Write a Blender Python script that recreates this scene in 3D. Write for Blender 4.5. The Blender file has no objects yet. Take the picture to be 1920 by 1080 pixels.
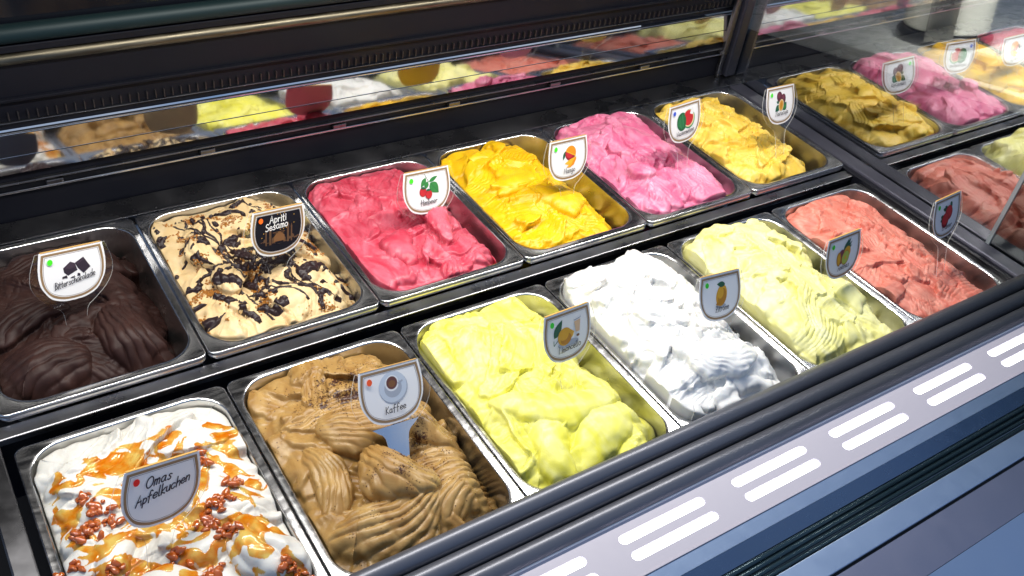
import bpy, bmesh, math, random
import numpy as np
from mathutils import Vector, Matrix

SC = bpy.context.scene
COL = SC.collection
R = math.radians

# ------------------------------------------------------------------ camera
CAM_POS = Vector((-0.0046, -0.9086, 0.8840))
AZ, EL, ROLL, FPX = 0.678297, 0.674038, 0.161123, 1782.28
cd = bpy.data.cameras.new('camera')
cam = bpy.data.objects.new('camera', cd)
COL.objects.link(cam)
SC.camera = cam
fw = Vector((math.sin(AZ) * math.cos(EL), math.cos(AZ) * math.cos(EL), -math.sin(EL)))
rt = fw.cross(Vector((0, 0, 1))).normalized()
up = rt.cross(fw)
rt2 = math.cos(ROLL) * rt + math.sin(ROLL) * up
up2 = -math.sin(ROLL) * rt + math.cos(ROLL) * up
m = Matrix((rt2, up2, -fw)).transposed().to_4x4()
m.translation = CAM_POS
cam.matrix_world = m
cd.sensor_width = 36.0
cd.lens = 36.0 * FPX / 1920.0
cd.clip_start = 0.02
cd.clip_end = 100

# ------------------------------------------------------------------ world: blue daylight with soft cloud
W = bpy.data.worlds.new('World')
SC.world = W
W.use_nodes = True
wn, wl = W.node_tree.nodes, W.node_tree.links
wn.clear()
wo = wn.new('ShaderNodeOutputWorld')
wb = wn.new('ShaderNodeBackground')
wb.inputs['Strength'].default_value = 0.60
wt = wn.new('ShaderNodeTexCoord')
wz = wn.new('ShaderNodeTexNoise')
wz.inputs['Scale'].default_value = 3.2
wz.inputs['Detail'].default_value = 3.5
wr = wn.new('ShaderNodeValToRGB')
wr.color_ramp.elements[0].position = 0.50
wr.color_ramp.elements[0].color = (0.30, 0.46, 0.78, 1)
wr.color_ramp.elements[1].position = 0.72
wr.color_ramp.elements[1].color = (0.92, 0.95, 1.0, 1)
wl.new(wt.outputs['Generated'], wz.inputs['Vector'])
wl.new(wz.outputs['Fac'], wr.inputs['Fac'])
wl.new(wr.outputs['Color'], wb.inputs['Color'])
wl.new(wb.outputs['Background'], wo.inputs['Surface'])

# ------------------------------------------------------------------ the display case's own LED tube light, plus an added counter fill
def area(name, loc, sx, sy, power, color, rot=(0, 0, 0)):
    l = bpy.data.lights.new(name, 'AREA')
    l.shape = 'RECTANGLE'; l.size = sx; l.size_y = sy
    l.energy = power; l.color = color
    o = bpy.data.objects.new(name, l); COL.objects.link(o)
    o.location = loc; o.rotation_euler = rot
    return o
area('led_tube_light', (0.66, 0.03, 0.640), 1.78, 0.03, 16, (1.0, 0.965, 0.90), (R(-4), 0, 0))
cl_ = area('counter_fill', (1.53, -0.06, 0.70), 0.08, 0.6, 7, (1.0, 0.97, 0.9), (0, R(-42), 0))  # fill light added to brighten the counter and the white box
cl_.data.spread = R(95)

SC.view_settings.view_transform = 'Standard'
SC.view_settings.look = 'None'
SC.view_settings.gamma = 1
SC.view_settings.exposure = 0.0
SC.view_settings.use_curve_mapping = False
SC.cycles.use_denoising = True
SC.cycles.max_bounces = 10
SC.cycles.transparent_max_bounces = 24
SC.cycles.caustics_reflective = False
SC.cycles.caustics_refractive = False
SC.cycles.sample_clamp_indirect = 6

# ------------------------------------------------------------------ materials
MATS = {}
def mat(name, color=(.5, .5, .5), rough=.5, metal=0., spec=.5, var=0., vscale=30., bump=0., bscale=300.,
        sss=0., sssr=(1, .6, .4), ssss=.004, rvar=0., emit=None, coat=0., aniso=None):
    if name in MATS: return MATS[name]
    M = bpy.data.materials.new(name); M.use_nodes = True
    nt = M.node_tree; n = nt.nodes; l = nt.links
    b = n['Principled BSDF']
    b.inputs['Base Color'].default_value = (*color, 1)
    b.inputs['Roughness'].default_value = rough
    b.inputs['Metallic'].default_value = metal
    b.inputs['Specular IOR Level'].default_value = spec
    b.inputs['Coat Weight'].default_value = coat
    if sss:
        b.inputs['Subsurface Weight'].default_value = sss
        b.inputs['Subsurface Radius'].default_value = sssr
        b.inputs['Subsurface Scale'].default_value = ssss
    if emit:
        b.inputs['Emission Color'].default_value = (*emit[0], 1)
        b.inputs['Emission Strength'].default_value = emit[1]
    tc = n.new('ShaderNodeTexCoord')
    src = tc.outputs['Object']
    if aniso:
        mp = n.new('ShaderNodeMapping'); mp.inputs['Scale'].default_value = aniso
        l.new(src, mp.inputs['Vector']); src = mp.outputs['Vector']
    if var or rvar:
        nz = n.new('ShaderNodeTexNoise'); nz.inputs['Scale'].default_value = vscale; nz.inputs['Detail'].default_value = 5
        l.new(src, nz.inputs['Vector'])
        if var:
            mx = n.new('ShaderNodeMix'); mx.data_type = 'RGBA'
            mx.inputs['A'].default_value = (*[max(0, c * (1 - var)) for c in color], 1)
            mx.inputs['B'].default_value = (*[min(1, c * (1 + var)) for c in color], 1)
            l.new(nz.outputs['Fac'], mx.inputs['Factor']); l.new(mx.outputs['Result'], b.inputs['Base Color'])
        if rvar:
            mr = n.new('ShaderNodeMapRange')
            mr.inputs['From Min'].default_value = .3; mr.inputs['From Max'].default_value = .7
            mr.inputs['To Min'].default_value = max(.02, rough - rvar); mr.inputs['To Max'].default_value = rough + rvar
            l.new(nz.outputs['Fac'], mr.inputs['Value']); l.new(mr.outputs['Result'], b.inputs['Roughness'])
    if bump:
        bn = n.new('ShaderNodeTexNoise'); bn.inputs['Scale'].default_value = bscale; bn.inputs['Detail'].default_value = 4
        l.new(src, bn.inputs['Vector'])
        bp = n.new('ShaderNodeBump'); bp.inputs['Strength'].default_value = bump; bp.inputs['Distance'].default_value = .001
        l.new(bn.outputs['Fac'], bp.inputs['Height']); l.new(bp.outputs['Normal'], b.inputs['Normal'])
    MATS[name] = M
    return M

def clear_mat(name, gloss, tint=(1, 1, 1), gcol=(1, 1, 1), rough=.02, fres=False):
    if name in MATS: return MATS[name]
    M = bpy.data.materials.new(name); M.use_nodes = True
    nt = M.node_tree; n = nt.nodes; l = nt.links; n.clear()
    o = n.new('ShaderNodeOutputMaterial'); mx = n.new('ShaderNodeMixShader')
    t = n.new('ShaderNodeBsdfTransparent'); t.inputs['Color'].default_value = (*tint, 1)
    g = n.new('ShaderNodeBsdfGlossy'); g.inputs['Color'].default_value = (*gcol, 1); g.inputs['Roughness'].default_value = rough
    if fres:
        f = n.new('ShaderNodeLayerWeight'); f.inputs['Blend'].default_value = .5
        pw = n.new('ShaderNodeMath'); pw.operation = 'POWER'; pw.inputs[1].default_value = 4
        mr = n.new('ShaderNodeMapRange'); mr.inputs['To Min'].default_value = .02; mr.inputs['To Max'].default_value = .5
        l.new(f.outputs['Facing'], pw.inputs[0]); l.new(pw.outputs[0], mr.inputs['Value']); l.new(mr.outputs[0], mx.inputs[0])
    else: mx.inputs[0].default_value = gloss
    l.new(t.outputs[0], mx.inputs[1]); l.new(g.outputs[0], mx.inputs[2]); l.new(mx.outputs[0], o.inputs[0])
    MATS[name] = M
    return M

STEEL = mat('stainless_steel', (.60, .60, .615), .21, 1., rvar=.06, vscale=9, bump=.02, bscale=40, aniso=(2, 12, 12))
STEEL_IN = mat('stainless_basin', (.64, .64, .64), .29, 1., rvar=.02, vscale=25, bump=.02, bscale=60)
STEEL_DARK = mat('satin_dark_steel', (.21, .21, .225), .30, 1., rvar=.08, vscale=18, var=.12)
BLACK = mat('black_panel', (.005, .0055, .009), .40, spec=.2, rvar=.08, vscale=9)
BLACK_MATTE = mat('black_void', (.006, .006, .008), .8)
RAIL = mat('blue_grey_rail', (.15, .155, .18), .36, .6, rvar=.03, vscale=60)
PANEL = mat('lilac_panel', (.50, .47, .53), .5, .0, rvar=.04, vscale=80, bump=.03, bscale=700)
BLUE_SATIN = mat('blue_satin_metal', (.38, .48, .64), .38, .9, rvar=.03, vscale=40)
BLUE_DEEP = mat('deep_blue_metal', (.10, .16, .27), .25, .9, rvar=.05, vscale=40)
TEAL = mat('dark_teal_glass', (.03, .06, .075), .15, .5, rvar=.04, vscale=40)
SLATE = mat('slate_front_sheet', (.27, .28, .37), .42, .9, rvar=.03, vscale=30)
MIRROR = mat('polished_mirror', (.60, .60, .60), .05, 1.)
GLASS_END = clear_mat('end_pane_glass', .50, (.95, .97, .97), (.93, .95, .97), .015)
GLASS_SIDE = clear_mat('fore_pane_glass', .20, (.62, .66, .64), (.9, .95, .92), .03)
ACRYL = clear_mat('clear_acrylic', 1.16, (.985, .985, .985), (1, 1, 1), .03, True)
ACRYL_SKY = clear_mat('glossy_acrylic', .85, (.98, .98, .98), (.95, .97, 1), .02)
ACRYL_EDGE = clear_mat('acrylic_cut_edge', .5, (.95, .95, .95), (.9, .9, .88), .25)
_n = ACRYL_EDGE.node_tree.nodes; _d = _n.new('ShaderNodeBsdfDiffuse'); _d.inputs['Color'].default_value = (.75, .75, .72, 1)
ACRYL_EDGE.node_tree.links.new(_d.outputs[0], [x for x in _n if x.type == 'MIX_SHADER'][0].inputs[2])
PAPER = mat('white_card', (.86, .86, .87), .45)
GOLD = mat('gold_border_print', (.33, .215, .115), .38, .25)
LINE = mat('dark_line_print', (.15, .09, .06), .5)
INK = mat('black_ink', (.012, .012, .03), .5)
TAN_EDGE = mat('wood_top_edge', (.62, .36, .10), .45)

# ------------------------------------------------------------------ object helpers
def link(name, me, parent=None, mats=()):
    o = bpy.data.objects.new(name, me); COL.objects.link(o)
    for x in mats: me.materials.append(x)
    if parent is not None: o.parent = parent
    return o
def empty(name, loc=(0, 0, 0), rot=(0, 0, 0)):
    o = bpy.data.objects.new(name, None); COL.objects.link(o)
    o.location = loc; o.rotation_euler = rot; o.empty_display_size = .05
    return o
def tag(o, label=None, cat=None, group=None, kind=None):
    if label: o['label'] = label
    if cat: o['category'] = cat
    if group: o['group'] = group
    if kind: o['kind'] = kind
    return o
def smooth(me):
    me.polygons.foreach_set('use_smooth', [True] * len(me.polygons)); me.update()
def from_bm(bm, name, sm=False):
    me = bpy.data.meshes.new(name); bm.normal_update(); bm.to_mesh(me); bm.free()
    if sm: smooth(me)
    return me
def box_bm(bm, x0, x1, y0, y1, z0, z1, bev=0.):
    r = bmesh.ops.create_cube(bm, size=1)
    for v in r['verts']:
        v.co = Vector(((x0 + x1) / 2 + v.co.x * (x1 - x0), (y0 + y1) / 2 + v.co.y * (y1 - y0), (z0 + z1) / 2 + v.co.z * (z1 - z0)))
    if bev:
        es = list({e for v in r['verts'] for e in v.link_edges})
        bmesh.ops.bevel(bm, geom=es, offset=bev, segments=2, affect='EDGES', profile=.5)
def box(name, parent, M, x0, x1, y0, y1, z0, z1, bev=0.):
    bm = bmesh.new(); box_bm(bm, x0, x1, y0, y1, z0, z1, bev)
    return link(name, from_bm(bm, name), parent, [M])
def extrude_x(name, parent, M, prof, x0, x1, closed=True, sm=False):
    bm = bmesh.new()
    a = [bm.verts.new((x0, y, z)) for y, z in prof]; b = [bm.verts.new((x1, y, z)) for y, z in prof]
    n = len(prof)
    for i in range(n if closed else n - 1):
        j = (i + 1) % n; bm.faces.new((a[i], a[j], b[j], b[i]))
    if closed: bm.faces.new(a[::-1]); bm.faces.new(b)
    bmesh.ops.recalc_face_normals(bm, faces=bm.faces)
    me = from_bm(bm, name)
    if sm:
        for p in me.polygons: p.use_smooth = len(p.vertices) == 4
    return link(name, me, parent, [M])
def rail_prof(y, z, r, n=20):
    return [(y + r * math.cos(2 * math.pi * i / n), z + r * math.sin(2 * math.pi * i / n)) for i in range(n)]

# ------------------------------------------------------------------ noise
def perlin(x, y, seed):
    rg = np.random.RandomState(seed)
    p = rg.permutation(256); p = np.concatenate([p, p])
    an = rg.rand(256) * 2 * np.pi; gx, gy = np.cos(an), np.sin(an)
    xi = np.floor(x).astype(int); yi = np.floor(y).astype(int)
    xf = x - xi; yf = y - yi
    u = xf ** 3 * (xf * (xf * 6 - 15) + 10); v = yf ** 3 * (yf * (yf * 6 - 15) + 10)
    def g(ix, iy, fx, fy):
        h = p[(p[ix & 255] + iy) & 255]; return gx[h] * fx + gy[h] * fy
    a = g(xi, yi, xf, yf); b = g(xi + 1, yi, xf - 1, yf)
    c = g(xi, yi + 1, xf, yf - 1); d = g(xi + 1, yi + 1, xf - 1, yf - 1)
    return (a + u * (b - a) + v * (c + u * (d - c) - a - u * (b - a))) * 1.5
def fbm(x, y, seed, oc=3):
    s = 0; a = 1.
    for i in range(oc):
        s = s + a * perlin(x * 2 ** i, y * 2 ** i, seed + i); a *= .5
    return s
def blur(H, s):
    k = int(s * 2.5) + 1
    w = np.exp(-.5 * (np.arange(-k, k + 1) / s) ** 2); w /= w.sum()
    P = np.pad(H, ((k, k), (0, 0)), mode='edge')
    H2 = sum(w[i] * P[i:i + H.shape[0]] for i in range(2 * k + 1))
    P = np.pad(H2, ((0, 0), (k, k)), mode='edge')
    return sum(w[i] * P[:, i:i + H.shape[1]] for i in range(2 * k + 1))

# ================================================================== THE DISPLAY CASE
case = empty('display_case', (0, 0, -0.3))
tag(case, 'steel and black gelato display case with mirrored end glass and slotted front panel', 'display case')
X0, X1 = -0.35, 1.553
def cpart(o):
    o.parent = case; o.matrix_parent_inverse = Matrix.Translation((0, 0, 0.3)); return o
ROOT = None
# floor of the well
cpart(box('well_floor', ROOT, BLACK_MATTE, X0, X1, -0.40, 0.39, -0.31, -0.30))
# rear deck strip and rear wall with trims
cpart(box('rear_deck', ROOT, STEEL_DARK, X0, X1 - .0, 0.3405, 0.390, -0.020, -0.001, .001))
cpart(box('rear_wall', ROOT, BLACK, X0, X1, 0.392, 0.404, -0.02, 0.0785))
cpart(box('rear_trim', ROOT, STEEL, X0, X1, 0.3865, 0.3915, 0.0475, 0.0510, .001))
cpart(box('rear_trim', ROOT, STEEL_DARK, X0, X1, 0.3845, 0.3915, 0.0625, 0.0655, .001))
for i in range(9):
    cpart(box('trim_clip', ROOT, STEEL_DARK, -.30 + i * .225, -.277 + i * .225, 0.382, 0.3915, 0.0535, 0.0605, .001))
# two polished strips, tipped up a little, that mirror the front row
def strip(name, z0, z1, y, tilt, M):
    bm = bmesh.new(); h = z1 - z0
    box_bm(bm, X0, X1 - .03, 0, .003, 0, h / math.cos(tilt))
    bmesh.ops.rotate(bm, verts=bm.verts, cent=(0, 0, 0), matrix=Matrix.Rotation(-tilt, 3, 'X'))
    bmesh.ops.translate(bm, verts=bm.verts, vec=(0, y, z0))
    return cpart(link(name, from_bm(bm, name), None, [M]))
strip('mirror_strip', 0.0800, 0.1035, 0.386, R(9), MIRROR)
strip('mirror_strip', 0.1050, 0.1355, 0.390, R(9.5), MIRROR)
cpart(box('mirror_rim', ROOT, STEEL, X0, X1 - .03, 0.3965, 0.402, 0.1362, 0.1385, .0006))
# ventilation comb
cpart(box('grille_back', ROOT, BLACK, X0, X1, 0.406, 0.412, 0.1390, 0.2340))
FIN = mat('grille_fin', (.075, .070, .072), .35, .8)
bm = bmesh.new(); box_bm(bm, -.0008, .0008, -.005, .0, 0, .012, .0003); fin_me = from_bm(bm, 'grille_fin'); fin_me.materials.append(FIN)
for i in range(145):
    o = bpy.data.objects.new('grille_fin', fin_me); COL.objects.link(o)
    o.location = (X0 + .06 + i * .0125, .4055, .1540); cpart(o)
cpart(box('grille_bar', ROOT, STEEL_DARK, X0, X1, 0.401, 0.4055, 0.1500, 0.1515, .0006))
cpart(box('grille_bar', ROOT, BLACK, X0, X1, 0.399, 0.4055, 0.1830, 0.1870, .0006))
cpart(box('door_glass', ROOT, mat('smoked_door_glass', (.004, .005, .008), .10, spec=.3), X0, X1, 0.413, 0.418, 0.1870, 0.420))
TOPR = mat('brushed_streak_rail', (.16, .14, .10), .42, 1., rvar=.12, vscale=6, var=.35, aniso=(3, 30, 30))
cpart(extrude_x('streak_rail', None, TOPR, rail_prof(0.404, .2440, .0085), X0, X1, sm=True))  # rail stands in for the tube's blurred reflection in the door glass
cpart(box('door_rail_back', ROOT, BLACK, X0, X1, 0.399, 0.412, 0.2540, 0.2640, .001))
cpart(extrude_x('streak_rail', None, mat('teal_door_rail', (.004, .016, .018), .5, .3), rail_prof(0.404, .2790, .013), X0, X1, sm=True))
# support bar between the two rows of pans
cpart(box('support_bar', ROOT, STEEL_DARK, X0, X1 - .02, -0.0215, 0.000, -0.024, -0.0135, .0015))
cpart(box('support_web', ROOT, BLACK, X0, X1 - .02, -0.0190, -0.0060, -0.12, -0.0245))
# left hand divider
cpart(box('side_divider', ROOT, STEEL_DARK, -0.030, -0.006, -0.397, 0.338, -0.060, -0.012, .002))
# right end frame
cpart(box('end_frame', ROOT, mat('end_frame_paint', (.055, .055, .075), .35, .4, rvar=.06, vscale=20), 1.5120, 1.5500, -0.399, 0.390, -0.060, -0.004, .004))
cpart(box('end_frame_lip', ROOT, BLACK, 1.5020, 1.5105, -0.399, 0.338, -0.060, -0.010, .002))
cpart(box('corner_post', ROOT, mat('post_paint', (.02, .022, .034), .3, .3), 1.522, 1.5510, 0.3700, 0.3900, 0.000, 0.46, .004))
cpart(box('corner_post_edge', ROOT, STEEL_DARK, 1.506, 1.5195, 0.3800, 0.3900, 0.000, 0.46, .002))
cpart(box('end_pane', ROOT, GLASS_END, 1.5530, 1.5580, -0.285, 0.3900, -0.010, 0.45))
cpart(box('end_pane', ROOT, GLASS_SIDE, 1.5535, 1.5575, -0.60, -0.2935, -0.010, 0.45))
cpart(box('pane_edge', ROOT, mat('pane_edge_frost', (.30, .33, .34), .4), 1.5515, 1.5585, -0.2930, -0.2860, -0.010, 0.45))
# front: three rounded rails, slotted panel, channel, outer sheet
cpart(extrude_x('front_rail', None, RAIL, rail_prof(-.3925, -.0030, .0128), X0, X1, sm=True))
cpart(extrude_x('front_rail', None, RAIL, rail_prof(-.4190, -.0055, .0128), X0, X1, sm=True))
cpart(extrude_x('front_rail', None, RAIL, rail_prof(-.4450, -.0085, .0124), X0, X1, sm=True))
cpart(box('rail_bed', ROOT, BLACK, X0, X1, -0.455, -0.398, -0.045, -0.0205))
SL0, SLP, SLL, SLR = .559, .182, .133, .0066
def slotted_panel():
    bm = bmesh.new()
    y0, y1, z = -0.5265, -0.4585, -0.0100
    edges = []
    def loop(pts):
        vs = [bm.verts.new(p) for p in pts]
        for i in range(len(vs)): edges.append(bm.edges.new((vs[i], vs[(i + 1) % len(vs)])))
        return vs
    loop([(X0, y0, z), (X1, y0, z), (X1, y1, z), (X0, y1, z)])
    holes = []
    for k in range(-4, 6):
        for yc in (-.4790, -.5035):
            a, b = SL0 + SLP * k, SL0 + SLP * k + SLL
            if b > X1 - .01: b = X1 - .02
            pts = []
            for i in range(9):
                t = -math.pi / 2 + math.pi * i / 8; pts.append((b - SLR + SLR * math.cos(t), yc + SLR * math.sin(t), z))
            for i in range(9):
                t = math.pi / 2 + math.pi * i / 8; pts.append((a + SLR + SLR * math.cos(t), yc + SLR * math.sin(t), z))
            holes.append(loop(pts))
    bmesh.ops.triangle_fill(bm, edges=edges, use_beauty=True)
    for f in bm.faces:
        if f.normal.z < 0: f.normal_flip()
    for h in holes:
        lo = [bm.verts.new((v.co.x, v.co.y, z - .008)) for v in h]
        n = len(h)
        for i in range(n): bm.faces.new((h[i], h[(i + 1) % n], lo[(i + 1) % n], lo[i]))
    return from_bm(bm, 'slotted_panel')
cpart(link('slotted_panel', slotted_panel(), None, [PANEL]))
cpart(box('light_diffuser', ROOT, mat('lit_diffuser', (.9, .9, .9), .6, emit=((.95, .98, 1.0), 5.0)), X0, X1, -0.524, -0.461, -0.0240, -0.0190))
cpart(box('panel_lip', ROOT, PAPER, X0, X1, -0.4585, -0.4565, -0.020, -0.0070, .0005))
cpart(box('panel_lip', ROOT, PANEL, X0, X1, -0.5290, -0.5265, -0.020, -0.0085, .0005))
cpart(extrude_x('sloped_band', None, BLUE_SATIN, [(-.5295, -.0100), (-.5475, -.0120), (-.5475, -.03), (-.5295, -.03)], X0, X1))
cpart(extrude_x('lower_band', None, BLUE_DEEP, [(-.5478, -.0120), (-.5690, -.0150), (-.5690, -.03), (-.5478, -.03)], X0, X1))
for k, (y, r) in enumerate(((-.5735, .0038), (-.5815, .0036), (-.5892, .0034), (-.5965, .0032))):
    cpart(extrude_x('glass_channel', None, TEAL, rail_prof(y, -.0165, r, 14), X0, X1, sm=True))
cpart(box('front_cap', ROOT, BLUE_SATIN, X0, X1, -0.6330, -0.6020, -0.030, -0.0090, .0012))
cpart(box('gap_seal', ROOT, BLACK_MATTE, X0, X1, -0.6365, -0.6335, -0.030, -0.0130))
cpart(extrude_x('outer_sheet', None, SLATE, [(-.637, -.0095), (-.690, -.0095), (-.690, -.03), (-.637, -.03)], X0, X1))
cpart(extrude_x('reflection_sheet', None, BLUE_SATIN, [(-.6905, -.0100), (-.84, -.030), (-.84, -.06), (-.6905, -.03)], X0, X1))  # second sheet in blue stands in for a reflection on the outer sheet
cpart(box('front_board', ROOT, BLACK, X0, X1, -0.60, -0.402, -0.075, -0.047))
# unseen hood added above the rear half: blocks the sky, carries the LED tube
hood = empty('added_hood', (0.6, 0.5, 0.66)); tag(hood, 'unseen dark hood added above the display case to block the sky, carrying its lamp', 'hood')
h1 = box('sky_block_board', hood, BLACK, -1.2, 1.2, -.52, .70, 0.02, 0.05)
h2 = box('lamp_housing', hood, STEEL_DARK, -1.0, 1.0, -.52, -.42, -.012, .0195, .003)
bw = box('added_shop_wall', None, mat('dark_added_wall', (.012, .012, .016), .7), -1.6, 3.4, 1.30, 1.34, -.31, 1.9)  # unseen dark wall added to block the sky behind the case
tag(bw, kind='structure')

# ================================================================== PANS
def rrect(hx, hy, r, n=8):
    pts = []
    for cx, cy, a0 in ((hx - r, hy - r, 0), (-hx + r, hy - r, 90), (-hx + r, -hy + r, 180), (hx - r, -hy + r, 270)):
        for i in range(n + 1):
            t = R(a0 + 90 * i / n); pts.append((cx + r * math.cos(t), cy + r * math.sin(t)))
    return pts
def rings(name, rs, cap=False):
    bm = bmesh.new(); prev = None
    for (cx, cy, hx, hy, r, z) in rs:
        cur = [bm.verts.new((cx + x, cy + y, z)) for x, y in rrect(hx, hy, r)]
        if prev:
            n = len(cur)
            for i in range(n): bm.faces.new((prev[i], prev[(i + 1) % n], cur[(i + 1) % n], cur[i]))
        prev = cur
    if cap: bm.faces.new(prev)
    bmesh.ops.recalc_face_normals(bm, faces=bm.faces)
    return from_bm(bm, name, True)
def pan_meshes(tag_, D, f_m, b_m):
    """pan of pitch .25 and depth D; origin at the middle of the rim, z=0 rim top. f_m/b_m: rim width front/back"""
    hx = .1238; hy = D / 2 - .001
    ox = .1140; oy = (D - f_m - b_m) / 2; cy = (f_m - b_m) / 2
    rim = rings('rim' + tag_, [
        (0, 0, hx - .002, hy - .002, .010, -.0125), (0, 0, hx, hy, .012, -.0115), (0, 0, hx, hy, .012, -.0075),
        (0, 0, hx - .0012, hy - .0012, .011, -.0062), (0, 0, hx - .0012, hy - .0012, .011, -.0048),
        (0, 0, hx, hy, .012, -.0036), (0, 0, hx, hy, .012, -.0012), (0, 0, hx - .0008, hy - .0008, .0115, -.0003), (0, 0, hx - .0022, hy - .0022, .011, 0),
        (0, cy * .8, ox + .0040, oy + .0040, .045, -.0016), (0, cy, ox + .0012, oy + .0012, .043, -.0016), (0, cy, ox, oy, .042, -.0030)])
    basin = rings('basin' + tag_, [
        (0, cy, ox - .0002, oy - .0002, .042, -.0031), (0, cy, ox - .0012, oy - .0012, .041, -.008), (0, cy, ox - .004, oy - .004, .040, -.060),
        (0, cy, ox - .007, oy - .007, .040, -.112), (0, cy, ox - .014, oy - .014, .036, -.124), (0, cy, ox - .026, oy - .026, .03, -.128)], True)
    rim.materials.append(STEEL); basin.materials.append(STEEL_IN)
    return rim, basin, ox - .0015, oy - .0015, cy
BACK = pan_meshes('', .337, .016, .009)
FRONT = pan_meshes('_front', .360, .018, .010)
BACK_Y, BACK_Z = .1685, 0.0
FRONT_Y, FRONT_Z = -.0365 - .180, -.0172

FL = ['dark chocolate', 'sesame cream', 'raspberry', 'mango', 'watermelon pink', 'pale yellow passion fruit',
      'white caramel', 'coffee', 'lemon liqueur', 'white lemon', 'pineapple', 'strawberry']
COLW = ['dark chocolate brown gelato', 'cream gelato with chocolate sauce', 'raspberry red gelato', 'deep yellow mango gelato', 'bright pink gelato', 'soft yellow gelato by the corner post',
        'white gelato with amber apple chunks', 'coffee brown gelato', 'lime yellow gelato', 'snow white gelato', 'pale cream yellow gelato', 'salmon red gelato']
for i in range(12):
    row = BACK if i < 6 else FRONT
    px = .125 + .25 * (i % 6) + (0 if i < 6 else .003)
    e = empty('gelato_pan', (px, BACK_Y if i < 6 else FRONT_Y, BACK_Z if i < 6 else FRONT_Z))
    tag(e, 'stainless steel pan holding the ' + COLW[i], 'pan', 'steel gelato pans in the display case')
    for nm, me in (('rim', row[0]), ('basin', row[1])):
        o = bpy.data.objects.new(nm, me); COL.objects.link(o); o.parent = e

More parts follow.
